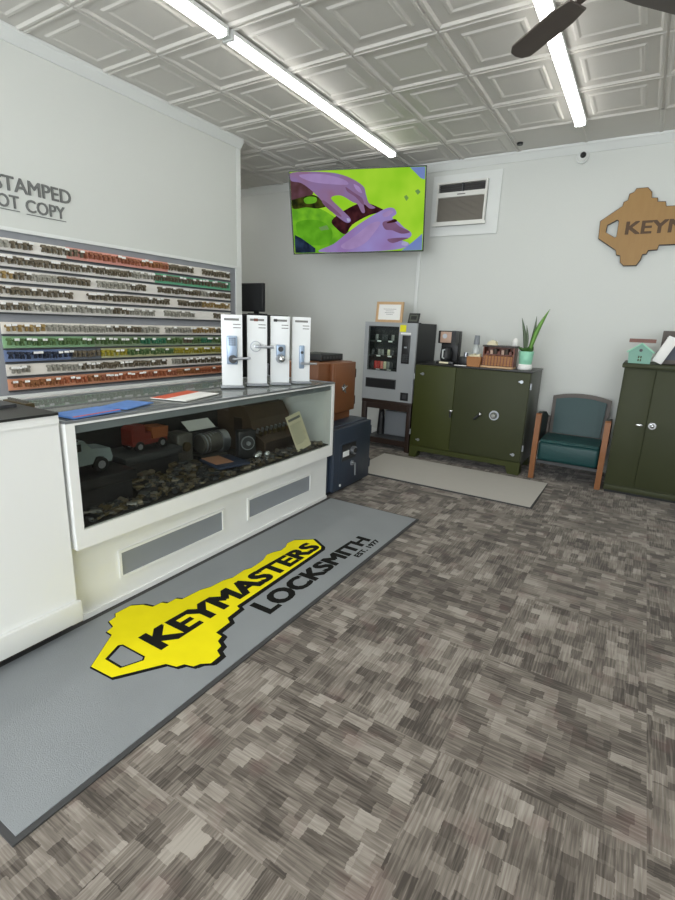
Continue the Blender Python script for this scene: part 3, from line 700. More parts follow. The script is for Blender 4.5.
# silver mechanism
sm = thing('silver_lock_cylinder', 'large silver round lock mechanism in the middle of the case', 'lock', (-2.36, 2.34, BZ))
a = MB(); a.box(-0.09, 0.09, -0.14, 0.02, 0.0, 0.05, M['steel'], bev=0.006); a.build('base', sm)
a = MB()
a.cyl((0.0, -0.15, 0.12), (0.02, 0.0, 0.12), 0.062, M['steel'], n=28); a.cyl((0.02, 0.0, 0.12), (0.03, 0.05, 0.12), 0.075, M['nickel'], n=28)
for k in range(5): a.cyl((0.0, -0.14 + k * 0.028, 0.12), (0.0, -0.13 + k * 0.028, 0.12), 0.068, M['nickel'], n=24)
a.build('cylinder', sm)
a = MB(); a.cyl((0.03, 0.05, 0.12), (0.04, 0.075, 0.12), 0.035, M['chrome'], n=20); a.cyl((0.04, 0.075, 0.12), (0.045, 0.09, 0.12), 0.018, M['steel'], n=16); a.build('hub', sm)
# white card behind
a = MB(); a.box(-0.05, 0.05, -0.11, 0.11, 0, 0.002, M['paper']); o = a.build('white_card'); o.location = (-2.52, 2.34, 0.70); o.rotation_euler = (0, 0.55, -0.1)
tag(o, 'small white card lying behind the silver mechanism', 'card')
a = MB(); a.box(-2.595, -2.455, 2.20, 2.475, BZ, 0.67, M['blackmetal'], bev=0.006); tag(a.build('cash_box'), 'black metal box under the small white card', 'box')
# dial block
db = thing('combination_lock', 'black combination lock block with round dial in the case', 'lock', (-2.145, 2.395, BZ), rz=-0.5)
a = MB(); a.box(-0.035, 0.035, -0.06, 0.06, 0, 0.215, M['blackmetal'], bev=0.01); a.build('body', db)
a = MB(); a.cyl((0.035, 0, 0.135), (0.045, 0, 0.135), 0.046, M['nickel'], n=28); a.cyl((0.045, 0, 0.135), (0.048, 0, 0.135), 0.04, M['darkgrey'], n=28); a.build('dial', db)
a = MB(); a.cyl((0.048, 0, 0.135), (0.062, 0, 0.135), 0.014, M['nickel'], n=16); a.build('dial_knob', db)
# blue folder with copper plate
bk = thing('plaque_box', 'dark blue flat box with a copper coloured plate in the case', 'box', (-2.130, 2.17, BZ + 0.04), rz=-0.25)
a = MB(); a.box(-0.12, 0.12, -0.10, 0.12, 0, 0.016, M['bookblue'], bev=0.004); a.build('box_body', bk)
a = MB(); a.box(-0.115, 0.06, -0.085, 0.035, 0.0165, 0.020, M['copper']); a.build('plate', bk)
# chrome knobs
for k, (x, y) in enumerate(((-2.045, 2.385), (-2.07, 2.44), (-2.03, 2.475))):
    a = MB(); a.cyl((0, 0, 0), (0, 0, 0.02), 0.026, M['nickel'], n=18); a.cyl((0, 0, 0.02), (0, 0, 0.04), 0.012, M['chrome'], n=12); a.ball((0, 0, 0.055), 0.024, M['chrome'])
    o = a.build('door_knob'); o.location = (x, y, BZ); tag(o, 'shiny chrome door knob between the dial lock and the brown machine', 'door knob', 'chrome knobs in the case')
# vintage brown machine
bm_ = thing('vintage_cash_register', 'vintage brown wooden machine with stepped front inside the case', 'machine', (-2.37, 2.79, BZ))
prof = [(0.22, 0.0), (0.22, 0.09), (0.19, 0.11), (0.12, 0.14), (0.10, 0.23), (0.04, 0.32), (-0.16, 0.34), (-0.22, 0.30), (-0.22, 0.0)]
a = MB(); a.prism([(x, z) for x, z in prof], -0.20, 0.24, M['brownleather'], axis='y'); a.build('case_body', bm_)
a = MB(); a.prism([(0.222, 0.01), (0.222, 0.085), (0.205, 0.012)], -0.18, 0.21, M['brownleather2'], axis='y'); a.build('drawer', bm_)
a = MB()
for k in range(8):
    for j in range(2): a.cyl((0.15 - j * 0.03, -0.16 + k * 0.05, 0.12 + j * 0.02), (0.165 - j * 0.03, -0.16 + k * 0.05, 0.15 + j * 0.02), 0.011, M['nickel'] if j else M['oldbrass'], n=10)
a.build('key_buttons', bm_)
a = MB(); a.box(-0.05, 0.02, -0.21, -0.201, 0.14, 0.24, M['brownleather2']); a.build('side_panel', bm_)
# certificate
cf = thing('certificate_sheet', 'tall cream printed sheet leaning on the brown machine', 'document', (-2.01, 2.88, BZ + 0.018), rz=-0.12)
T = Matrix.Rotation(-0.30, 4, 'Y') @ Matrix.Rotation(0.20, 4, 'X')
a = MB(); a.box(-0.001, 0.001, -0.08, 0.08, 0, 0.265, M['cream'], mtx=T); a.build('sheet', cf)
a = MB(); a.box(0.0012, 0.0018, -0.065, 0.065, 0.222, 0.24, M['printink'], mtx=T)
rr = random.Random(3)
for k in range(11): a.box(0.0012, 0.0018, -0.065, 0.065 - rr.uniform(0, 0.05), 0.19 - k * 0.014, 0.194 - k * 0.014, M['printink'], mtx=T)
a.build('print', cf)

# ------------------------------------------------------------------ things on the counter
GZ = 0.9745
def sheet(name, lbl, cat, x, y, w_, l_, rz, m, z=GZ, th=0.002, stripe=None, group=None):
    a = MB(); a.box(-w_ / 2, w_ / 2, -l_ / 2, l_ / 2, 0, th, m)
    if stripe: a.box(-w_ / 2 + stripe[1], -w_ / 2 + stripe[2], -l_ / 2, l_ / 2, th, th + 0.0004, stripe[0])
    o = a.build(name); o.location = (x, y, z); o.rotation_euler = (0, 0, rz); return tag(o, lbl, cat, group)
sheet('brochure_stack', 'blue brochure with red edge at the near corner of the display case top', 'brochure', -2.07, 1.27, 0.15, 0.24, 0.12, M['bluepaper'], th=0.008, stripe=(M['redpaper'], 0.135, 0.15))
sheet('brochure_stack', 'blue brochure lying beside the white sheet on the case top', 'brochure', -2.13, 1.52, 0.15, 0.22, 0.35, M['bluepaper'], th=0.005)
sheet('paper_sheet', 'white sheet with an orange red band on the display case top', 'paper', -2.17, 1.93, 0.22, 0.34, 0.25, M['paper'], stripe=(M['redpaper'], 0.0, 0.09), th=0.004)
sheet('catalogue', 'dark catalogue lying on the dark counter top at left', 'catalogue', -2.30, 0.86, 0.22, 0.36, 0.1, M['darkgrey'], z=1.0145, th=0.012)
sheet('notepad', 'small white notepad at the left edge of the counter', 'notepad', -2.62 + 0.05, 0.93, 0.10, 0.12, 0.2, M['paper'], z=1.0145, th=0.01)
a = MB(); a.box(-2.56, -2.36, 1.16, 1.20, GZ, GZ + 0.02, M['oldbrass']); 
for k in range(8): a.cyl((-2.54 + k * 0.022, 1.18, GZ + 0.02), (-2.54 + k * 0.022, 1.18, GZ + 0.03), 0.008, M['steel'], n=8)
tag(a.build('pinning_tray'), 'small brass coloured pin tray at the back of the counter top', 'tray')

# lock display boards
def lock_board(x, y, zt, kind, label):
    rz = math.atan2(-0.67, 0.74)       # local +x is the front normal
    t = thing('lock_display', label, 'lock display', (x, y, GZ), rz, group='door lock display stands')
    W = 0.066; h = zt - GZ
    a = MB(); a.box(-0.03, 0.0, -W, W, 0.012, h, M['whitebrd'], bev=0.002); a.build('board', t)
    a = MB(); a.box(-0.06, 0.05, -W - 0.01, W + 0.005, 0, 0.012, M['grey'], bev=0.003); a.build('base', t)
    # heading marks
    a = MB(); a.box(0.0, 0.0008, -0.048, 0.045, h - 0.036, h - 0.022, M['printink'])
    if kind in (1, 2): a.box(0.0008, 0.0012, -0.022 if kind == 1 else -0.045, 0.004 if kind == 1 else -0.022, h - 0.038, h - 0.020, M['redwood'] if kind == 1 else M['black'])
    for k in range(2): a.box(0.0, 0.0008, 0.008, 0.055, h - 0.062 - k * 0.02, h - 0.057 - k * 0.02, M['printink'])
    a.build('printed_heading', t)
    if kind == 0:
        a = MB(); a.box(0.0, 0.022, -0.035, 0.032, 0.15, 0.33, M['lockblue'], bev=0.006); a.build('lock_body', t)
        a = MB()
        for i in range(4):
            for j in range(3): a.box(0.022, 0.024, -0.022 + j * 0.016, -0.012 + j * 0.016, 0.27 + i * 0.013, 0.278 + i * 0.013, M['darkgrey'])
        a.build('keypad', t)
        a = MB(); a.cyl((0.022, 0, 0.185), (0.05, 0, 0.185), 0.026, M['darkgrey'], n=20); a.tube([(0.05, 0, 0.185), (0.062, 0.01, 0.187), (0.062, 0.11, 0.195)], 0.008, M['nickel'], n=10); a.build('lever', t)
    elif kind == 1:
        a = MB(); a.cyl((0, -0.012, 0.262), (0.014, -0.012, 0.262), 0.036, M['nickel'], n=28); a.cyl((0.014, -0.012, 0.262), (0.02, -0.012, 0.262), 0.03, M['chrome'], n=28); a.build('rose', t)
        a = MB(); a.tube([(0.02, -0.012, 0.262), (0.058, -0.012, 0.262), (0.062, 0.0, 0.262), (0.062, 0.10, 0.262)], 0.009, M['nickel'], n=10); a.build('lever', t)
    elif kind == 2:
        a = MB(); a.box(0, 0.02, -0.03, 0.034, 0.19, 0.275, M['lockblue'], bev=0.008); a.build('lock_body', t)
        a = MB(); a.cyl((0, 0.0, 0.18), (0.02, 0.0, 0.18), 0.032, M['nickel'], n=24); a.cyl((0.02, 0, 0.18), (0.04, 0, 0.18), 0.014, M['nickel'], n=14); a.ball((0.058, 0, 0.18), 0.026, M['chrome']); a.build('knob', t)
        a = MB(); a.cyl((0.02, 0.0, 0.245), (0.026, 0.0, 0.245), 0.018, M['darkgrey'], n=20); a.build('keypad', t)
    else:
        a = MB(); a.box(0, 0.014, -0.016, 0.022, 0.105, 0.27, M['lockblue'], bev=0.006); a.build('lock_body', t)
        a = MB(); a.cyl((0.014, 0.002, 0.145), (0.045, 0.002, 0.145), 0.011, M['nickel'], n=14); a.tube([(0.045, 0.002, 0.145), (0.055, 0.008, 0.145), (0.055, 0.105, 0.145)], 0.008, M['nickel'], n=10); a.build('lever', t)
        a = MB(); a.cyl((0.014, 0.003, 0.22), (0.018, 0.003, 0.22), 0.01, M['darkgrey'], n=16); a.build('keyhole', t)
lock_board(-2.262, 2.405, 1.435, 0, 'white lock display stand with grey keypad lever lock, nearest the key board')
lock_board(-2.222, 2.605, 1.438, 1, 'white lock display stand with round rose and lever, second from the key board')
lock_board(-2.158, 2.772, 1.440, 2, 'white lock display stand with pale keypad lock and round knob')
lock_board(-2.106, 2.950, 1.440, 3, 'white lock display stand with slim tall plate and lever, rightmost')

# ------------------------------------------------------------------ logo mat
lm = thing('logo_mat', 'long grey entrance mat with yellow key logo in front of the counter', 'mat', (-1.65, 1.86, 0))
def mx_(x): return x + 1.65
def my_(y): return y - 1.86
a = MB(); a.box(mx_(-2.04), mx_(-1.235), my_(0.44), my_(3.29), 0, 0.006, M['rubber']); a.build('rubber_backing', lm)
a = MB(); a.box(mx_(-2.008), mx_(-1.255), my_(0.458), my_(3.275), 0.006, 0.009, M['matgrey']); a.build('pile', lm)
KEY = [(0.975, -1.716), (1.151, -1.835), (1.152, -1.872), (1.192, -1.885), (1.205, -1.935), (1.245, -1.942), (1.262, -1.968), (1.345, -1.968), (1.385, -1.925), (1.400, -1.872), (1.448, -1.868), (1.462, -1.838), (1.515, -1.838), (1.530, -1.808), (1.645, -1.800),
       (1.700, -1.778), (1.790, -1.772), (1.840, -1.752), (1.940, -1.760), (1.985, -1.742), (2.050, -1.746), (2.105, -1.752), (2.170, -1.778), (2.215, -1.768), (2.265, -1.745), (2.320, -1.750), (2.375, -1.775), (2.436, -1.768), (2.520, -1.672), (2.462, -1.570), (2.430, -1.552), (1.643, -1.539),
       (1.632, -1.512), (1.540, -1.505), (1.520, -1.472), (1.425, -1.466), (1.420, -1.425), (1.385, -1.415), (1.368, -1.378), (1.335, -1.370), (1.318, -1.335), (1.262, -1.332), (1.235, -1.365), (1.208, -1.376), (1.196, -1.418), (1.168, -1.432), (1.155, -1.482), (0.983, -1.592)]
HOLE = [(1.034, -1.712), (1.120, -1.748), (1.136, -1.735), (1.138, -1.590), (1.118, -1.574), (1.034, -1.611)]
def ring_poly(mb, outer, hole, z0, z1, m, f, side=None):
    """prism of a polygon with one hole, made by a bridge between outer and hole"""
    bi, bj, best = 0, 0, 1e9
    for i, p in enumerate(outer):
        for j, q in enumerate(hole):
            d = (p[0] - q[0]) ** 2 + (p[1] - q[1]) ** 2
            if d < best: best = d; bi, bj = i, j
    from mathutils.geometry import tessellate_polygon
    tri = tessellate_polygon([[Vector((p[0], p[1], 0)) for p in outer], [Vector((p[0], p[1], 0)) for p in hole]])
    allp = list(outer) + list(hole); n = len(allp)
    V = [f(p[0], p[1], z0) for p in allp] + [f(p[0], p[1], z1) for p in allp]
    mb._add(V, [tuple(t) for t in tri] + [tuple(i + n for i in t) for t in tri], m)
    F = []
    no = len(outer)
    for i in range(no): F.append((i, (i + 1) % no, n + (i + 1) % no, n + i))
    nh = len(hole)
    for i in range(nh): F.append((no + i, no + (i + 1) % nh, n + no + (i + 1) % nh, n + no + i))
    mb._add(V, F, side or m)
def grow(poly, d, sx=0, sy=0):
    out = []; n = len(poly)
    A = sum(poly[i][0] * poly[(i + 1) % n][1] - poly[(i + 1) % n][0] * poly[i][1] for i in range(n))
    sg = 1 if A > 0 else -1
    for i in range(n):
        p0, p1, p2 = Vector(poly[i - 1]), Vector(poly[i]), Vector(poly[(i + 1) % n])
        a_, b_ = (p1 - p0).normalized(), (p2 - p1).normalized()
        n1 = Vector((a_.y, -a_.x)) * sg; n2 = Vector((b_.y, -b_.x)) * sg
        nn = (n1 + n2); nn = nn / max(0.5, nn.length ** 2 / 2) if nn.length > 1e-4 else n1
        out.append((p1.x + nn.x * d + sx, p1.y + nn.y * d + sy))
    return out
fm = lambda y, x, z: (mx_(x), my_(y), z)
a = MB(); ring_poly(a, grow(KEY, 0.012, 0.004, 0.009), grow(HOLE, -0.007, 0.004, 0.006), 0.009, 0.0096, M['ink'], fm)
for i in range(1, 3): ring_poly(a, grow(KEY, 0.004, 0.004 * i, 0.011 * i), grow(HOLE, -0.008, 0.0, 0.0), 0.009, 0.0096 - 0.0001 * i, M['ink'], fm)
a.build('logo_shadow', lm)
a = MB(); ring_poly(a, KEY, HOLE, 0.0096, 0.0102, M['yellow'], fm); lk = a.build('key_logo', lm); tag(lk, 'yellow key shaped logo')
pm = lambda y0, x0: (lambda u, v, w_: (mx_(x0 - v), my_(y0 + u), 0.0102 + w_))
a = MB(); text_mb(a, 'KEYMASTERS', M['ink'], 0.0005, pm(1.212, -1.572), 1.235, 0.146, 0.07, h2=0.108); a.build('lettering', lm)
pm2 = lambda y0, x0: (lambda u, v, w_: (mx_(x0 - v), my_(y0 + u), 0.009 + w_))
a = MB(); text_mb(a, 'LOCKSMITH', M['ink'], 0.0005, pm2(1.69, -1.360), 1.05, 0.128, 0.07, h2=0.092); a.build('lettering', lm)
a = MB(); text_mb(a, 'EST. 1977', M['ink'], 0.0005, pm2(2.475, -1.300), 0.29, 0.036, 0.09); a.build('lettering', lm)

# plain mat in front of the olive safe
pmt = thing('plain_mat', 'plain light grey rubber mat on the carpet in front of the olive safe', 'mat', (-1.45, 4.48, 0))
a = MB(); a.prism([(-0.84, -0.395), (0.862, -0.41), (0.872, 0.395), (-0.86, 0.405)], 0, 0.013, M['matgrey2'], side=M['rubber']); a.build('mat_body', pmt)
a = MB()
for q in ((-0.84, -0.408, 0.862, -0.40), (0.858, -0.40, 0.874, 0.39)): a.box(q[0], q[2], q[1], q[3], 0.0, 0.0115, M['rubber'])
a.build('rubber_edge', pmt)

# ------------------------------------------------------------------ key sign on back wall
ks = thing('key_sign', 'gold wooden key shaped shop sign high on the back wall', 'sign', (0.2, YB, 2.38))
KS = [(-0.555, 2.455), (-0.386, 2.574), (-0.382, 2.608), (-0.350, 2.622), (-0.345, 2.675), (-0.309, 2.687), (-0.296, 2.716), (-0.209, 2.716), (-0.172, 2.676), (-0.165, 2.627), (-0.118, 2.622), (-0.112, 2.590), (-0.050, 2.586), (-0.040, 2.546), (0.16, 2.541),
      (0.22, 2.515), (0.30, 2.515), (0.35, 2.49), (0.43, 2.51), (0.50, 2.49), (0.56, 2.525), (0.62, 2.50), (0.72, 2.53), (0.82, 2.51), (0.89, 2.40), (0.85, 2.25), (0.81, 2.222), (-0.040, 2.224), (-0.048, 2.184), (-0.118, 2.180), (-0.128, 2.150), (-0.160, 2.146), (-0.168, 2.098), (-0.195, 2.050), (-0.297, 2.050),
      (-0.328, 2.080), (-0.338, 2.140), (-0.371, 2.150), (-0.384, 2.191), (-0.548, 2.303)]
KH = [(-0.493, 2.420), (-0.415, 2.462), (-0.397, 2.450), (-0.396, 2.310), (-0.410, 2.300), (-0.497, 2.352)]
fs = lambda x, z, t: (x - 0.2, -t, z - 2.38)
a = MB(); ring_poly(a, grow(KS, 0.005), grow(KH, -0.003), 0.001, 0.046, M['darkbrown'], fs); a.build('backing', ks)
a = MB(); ring_poly(a, KS, KH, 0.046, 0.050, M['gold'], fs); a.build('key_face', ks)
a = MB(); text_mb(a, 'KEYMASTERS', M['signink'], 0.003, lambda u, v, w_: (-0.327 - 0.2 + u, -0.050 - w_, 2.325 - 2.38 + v), 1.11, 0.110, 0.05); a.build('lettering', ks)

# ------------------------------------------------------------------ navy safe, brown safe
ns = thing('navy_safe', 'dark navy floor safe with dial and handle at the end of the counter', 'safe', (-2.31, 3.62, 0), rz=0)
# local +x faces the room
a = MB(); a.box(-0.28, 0.25, -0.33, 0.32, 0.03, 0.585, M['navy'], bev=0.008); a.build('body', ns)
a = MB(); a.box(0.2505, 0.30, -0.32, 0.31, 0.045, 0.575, M['navy'], bev=0.006)
a.box(0.3, 0.304, -0.235, 0.20, 0.10, 0.44 , M['navy'], bev=0.0015); dr = a.build('door', ns)
a = MB(); a.box(0.304, 0.308, -0.20, 0.03, 0.29, 0.43, M['black']); a.build('dial_plate', dr)
a = MB(); a.box(0.308, 0.311, -0.19, -0.09, 0.325, 0.37, M['whitebrd']); tag(a.build('label_plate', dr), 'small white label plate')
a = MB(); a.cyl((0.308, -0.03, 0.36), (0.335, -0.03, 0.36), 0.035, M['nickel'], n=24); a.cyl((0.335, -0.03, 0.36), (0.345, -0.03, 0.36), 0.022, M['black'], n=20); a.build('dial', dr)
a = MB(); a.tube([(0.304, -0.03, 0.245), (0.34, -0.03, 0.245), (0.342, -0.03, 0.14)], 0.008, M['nickel'], n=10); a.cyl((0.304, -0.03, 0.245), (0.316, -0.03, 0.245), 0.022, M['nickel'], n=18); a.tube([(0.34, -0.03, 0.245), (0.342, -0.10, 0.25)], 0.007, M['nickel']); a.build('handle', dr)
a = MB(); a.cyl((0.304, -0.215, 0.085), (0.309, -0.215, 0.085), 0.012, M['whitebrd'], n=12); a.build('badge', dr)
for z in (0.13, 0.44):
    a = MB(); a.cyl((0.285, 0.325, z), (0.285, 0.325, z + 0.08), 0.013, M['navy'], n=12); a.box(0.265, 0.285, 0.305, 0.33, z + 0.01, z + 0.07, M['navy']); a.build('hinge', ns)
a = MB(); a.box(-0.26, 0.24, -0.31, 0.30, 0, 0.03, M['black']); a.build('plinth', ns)

bs = thing('brown_safe', 'brown steel safe with chrome handle standing on the navy safe', 'safe', (-2.39, 3.66, 0.585))
a = MB(); a.box(-0.24, 0.18, -0.32, 0.21, 0.0, 0.07, M['brownsafe']); a.box(-0.24, 0.185, -0.33, 0.22, 0.07, 0.505, M['brownsafe'], bev=0.006); a.build('body', bs)
a = MB(); a.box(0.1855, 0.225, -0.165, 0.215, 0.075, 0.50, M['brownsafe'], bev=0.006); a.box(0.225, 0.229, -0.135, 0.18, 0.105, 0.47, M['brownsafe'], bev=0.0015); dr = a.build('door', bs)
a = MB(); a.cyl((0.229, 0.0, 0.285), (0.24, 0.0, 0.285), 0.03, M['chrome'], n=20)
for k in range(4):
    t_ = k * PI / 2 + 0.4; a.cyl((0.245, 0, 0.285), (0.245, 0.045 * math.cos(t_), 0.285 + 0.045 * math.sin(t_)), 0.006, M['chrome'], n=8)
a.build('handle', dr)
for z in (0.12, 0.36):
    a = MB(); a.cyl((0.205, 0.233, z), (0.205, 0.233, z + 0.075), 0.014, M['walnut'], n=12); a.box(0.19, 0.2, 0.205, 0.235, z + 0.01, z + 0.065, M['walnut']); a.build('hinge', bs)
# recorder box on it
rb = thing('recorder_box', 'flat black recorder box on top of the brown safe', 'electronics', (-2.42, 3.70, 1.091))
a = MB(); a.box(-0.17, 0.13, -0.20, 0.15, 0.004, 0.058, M['blackmetal'], bev=0.004); a.build('casing', rb)
a = MB()
for k in range(6): a.box(0.13, 0.132, -0.17 + k * 0.05, -0.14 + k * 0.05, 0.02, 0.04, M['darkgrey'])
a.build('ports', rb)
a = MB()
for x in (-0.15, 0.11):
    for y in (-0.18, 0.13): a.cyl((x, y, 0), (x, y, 0.005), 0.01, M['black'], n=8)
a.build('foot', rb)

# black cabinet with monitor in the recess
bc = thing('black_cabinet', 'tall black cabinet in the recess behind the lock display stands', 'cabinet', (-3.80, 4.62, 0))
a = MB(); a.box(-0.3, 0.30, -0.22, 0.02, 0.0, 1.475, M['black'], bev=0.004); a.build('body', bc)
a = MB(); a.box(-0.28, 0.285, -0.238, -0.2205, 0.05, 1.46, M['black'], bev=0.003); dd = a.build('door', bc)
a = MB(); a.cyl((0.23, -0.255, 0.8), (0.23, -0.255, 0.95), 0.007, M['nickel'], n=8); a.box(0.226, 0.234, -0.252, -0.238, 0.81, 0.82, M['nickel']); a.box(0.226, 0.234, -0.252, -0.238, 0.93, 0.94, M['nickel']); a.build('handle', dd)
mn = thing('monitor', 'black boxy monitor on top of the tall black cabinet', 'monitor', (-3.86, 4.50, 1.476))
a = MB(); a.box(-0.20, 0.125, -0.03, 0.02, 0.03, 0.34, M['black'], bev=0.006); a.box(-0.15, 0.05, 0.02, 0.10, 0.07, 0.30, M['black'], bev=0.02); a.build('casing', mn)
a = MB(); a.box(-0.185, 0.11, -0.0315, -0.0302, 0.045, 0.325, M['blackmetal']); a.build('screen', mn)
a = MB(); a.box(-0.1, 0.1, -0.03, 0.09, 0, 0.012, M['black'], bev=0.003); a.box(-0.03, 0.03, 0.0, 0.02, 0.012, 0.06, M['black']); a.build('stand', mn)

# ------------------------------------------------------------------ vending machine on its stand
VX, VY = -2.435, 5.10
st = thing('machine_stand', 'dark walnut stand with shelf under the vending machine', 'stand', (VX, VY + 0.28, 0))
a = MB(); a.box(-0.318, 0.318, -0.275, 0.25, 0.535, 0.575, M['walnut'], bev=0.003); a.box(-0.29, 0.29, -0.27, -0.25, 0.47, 0.535, M['walnut']); a.build('top', st)
for sx in (-1, 1):
    for sy in (-1, 1):
        a = MB(); xx = sx * 0.288; yy = -0.25 if sy < 0 else 0.22
        a.box(xx - 0.027, xx + 0.027, yy - 0.025, yy + 0.025, 0, 0.5345, M['walnut'], bev=0.003); a.build('leg', st)
a = MB(); a.box(-0.26, 0.26, -0.25, 0.22, 0.105, 0.125, M['darkgrey']); a.box(-0.26, 0.26, -0.262, -0.25, 0.06, 0.12, M['walnut']); a.build('shelf', st)
a = MB(); a.box(-2.55, -2.25, 5.33, 5.50, 0.126, 0.42, M['grey'], bev=0.01); tag(a.build('grey_bin'), 'pale grey box on the lower shelf of the walnut stand', 'box')
a = MB(); a.cyl((-2.60, 5.35, 0.126), (-2.60, 5.35, 0.40), 0.05, M['black'], r1=0.035, n=16); tag(a.build('black_canister'), 'black canister on the stand shelf left of the pale box', 'canister')

vm = thing('vending_machine', 'small grey countertop vending machine with snack window on the walnut stand', 'vending machine', (VX, VY, 0.576))
W = 0.318; HH = 0.868
a = MB(); a.box(-W + 0.005, W - 0.005, 0.20, 0.595, 0.0, HH, M['blackmetal']); a.box(-W + 0.005, -W + 0.02, 0.03, 0.2, 0, HH, M['blackmetal']); a.box(W - 0.02, W - 0.005, 0.03, 0.2, 0, HH, M['blackmetal'])
a.box(-W + 0.02, W - 0.02, 0.03, 0.2, HH - 0.015, HH, M['blackmetal']); a.box(-W + 0.02, W - 0.02, 0.03, 0.2, 0, 0.3, M['blackmetal']); a.build('cabinet', vm)
wx0, wx1, wz0, wz1 = -0.265, 0.108, 0.335, 0.825
a = MB()
for q in ((-W, wx0, 0, HH), (wx1, W, 0, HH), (wx0, wx1, 0, wz0), (wx0, wx1, wz1, HH)): a.box(q[0], q[1], 0.0, 0.03, q[2], q[3], M['vend'])
dr = a.build('door', vm)
a = MB(); a.box(wx0, wx1, 0.012, 0.016, wz0, wz1, M['glass']); a.build('window', dr)
a = MB()
for q in ((wx0, wx0 + 0.008, wz0, wz1), (wx1 - 0.008, wx1, wz0, wz1), (wx0, wx1, wz0, wz0 + 0.008), (wx0, wx1, wz1 - 0.008, wz1)): a.box(q[0], q[1], -0.004, 0.0, q[2], q[3], M['black'])
a.build('window_gasket', dr)
a = MB(); a.box(0.155, 0.25, -0.008, 0.0, 0.43, 0.735, M['black'], bev=0.003); a.build('selection_panel', dr)
a = MB()
for i in range(4):
    for j in range(3): a.box(0.172 + j * 0.022, 0.188 + j * 0.022, -0.0105, -0.008, 0.45 + i * 0.022, 0.466 + i * 0.022, M['darkgrey'])
a.build('keypad', dr)
a = MB(); a.box(0.185, 0.215, -0.0105, -0.008, 0.60, 0.615, M['nickel']); a.build('display', dr)
a = MB(); a.box(-0.275, 0.11, -0.006, 0.0, 0.135, 0.245, M['darkgrey'], bev=0.002); a.box(-0.265, 0.10, -0.009, -0.006, 0.145, 0.235, M['black']); a.build('delivery_flap', dr)
a = MB(); a.box(0.175, 0.27, -0.006, 0.0, 0.02, 0.11, M['black'], bev=0.002); a.box(0.20, 0.245, -0.010, -0.006, 0.04, 0.09, M['darkgrey']); a.build('coin_return', dr)
a = MB(); a.box(0.118, 0.19, -0.002, 0.0, 0.772, 0.845, M['yellowsticker']); tag(a.build('sticker', dr), 'bright yellow square sticker')
a = MB(); a.box(0.13, 0.25, -0.002, 0.0, 0.745, 0.765, M['paper']); a.build('label_strip', dr)
a = MB()
for z in (0.345, 0.50, 0.665):
    a.box(wx0, wx1, 0.035, 0.19, z - 0.008, z, M['blackmetal'])
    a.box(wx0, wx1, 0.031, 0.035, z - 0.014, z + 0.006, M['black'])
    for k in range(2): a.box(-0.17 + k * 0.14, -0.12 + k * 0.14, 0.029, 0.031, z - 0.012, z + 0.003, M['paper'])
a.build('shelf_tray', vm)
sn = {'r': 'redbag', 'p': 'pinkbag', 's': 'silverbag', 'c': 'cream', 'd': 'darkgrey'}
snn = {'r': 'red', 'p': 'pink', 's': 'silver', 'c': 'cream', 'd': 'dark'}
srow = {0: 'bottom', 1: 'middle', 2: 'top'}
for ri, (z, seq) in enumerate(((0.345, 'drrpcsd s'), (0.50, 'd ss cd s'), (0.665, ' s dd s '))):
    for k, c in enumerate(seq):
        if c == ' ': continue
        x = -0.235 + k * 0.04
        a = MB(); hgt = 0.09 if ri == 0 else 0.07
        a.box(-0.016, 0.016, -0.012, 0.012, 0.008, hgt - 0.008, M[sn[c]], bev=0.008); a.box(-0.017, 0.017, -0.001, 0.001, hgt - 0.010, hgt, M[sn[c]]); a.box(-0.017, 0.017, -0.001, 0.001, 0.0, 0.010, M[sn[c]])
        o = a.build('snack_packet'); o.location = (VX + x, VY + 0.07, 0.576 + z)
        tag(o, '%s snack packet on the %s shelf of the vending machine' % (snn[c], srow[ri]), 'snack', '%s packets on the %s vending shelf' % (snn[c], srow[ri]))

VT = 0.576 + HH
fr = thing('framed_certificate', 'white certificate in a light wood frame on the vending machine', 'picture frame', (-2.525, 5.23, VT))
T = Matrix.Rotation(math.radians(-6), 4, 'X')
a = MB()
for q in ((-0.166, 0.166, 0.0, 0.028), (-0.166, 0.166, 0.198, 0.226), (-0.166, -0.138, 0.028, 0.198), (0.138, 0.166, 0.028, 0.198)): a.box(q[0], q[1], -0.01, 0.01, q[2], q[3], M['lightwood'], mtx=T)
a.build('frame', fr)
a = MB(); a.box(-0.138, 0.138, -0.002, 0.004, 0.028, 0.198, M['paper'], mtx=T); a.build('paper', fr)
a = MB()
for z, w_ in ((0.145, 0.08), (0.125, 0.05), (0.105, 0.06), (0.088, 0.04)): a.box(-w_, w_, -0.0026, -0.002, z, z + 0.004, M['printink'], mtx=T)
a.build('print', fr)
cq = thing('card_reader', 'small black screen device leaning on top of the vending machine', 'device', (-2.205, 5.17, VT), rz=-0.1)
T = Matrix.Rotation(math.radians(-18), 4, 'X') @ Matrix.Shear('XY', 4, (0, 0))
a = MB(); a.box(-0.065, 0.065, 0.0, 0.012, 0.0, 0.112, M['blackmetal'], mtx=T); a.box(-0.065, 0.065, 0.0, 0.08, 0.0, 0.008, M['blackmetal']); a.build('casing', cq)
a = MB(); a.box(-0.05, 0.05, -0.001, 0.0, 0.02, 0.095, M['greenside'], mtx=T)
a.box(-0.035, 0.035, -0.0015, -0.001, 0.04, 0.08, M['black'], mtx=T); a.build('screen', cq)

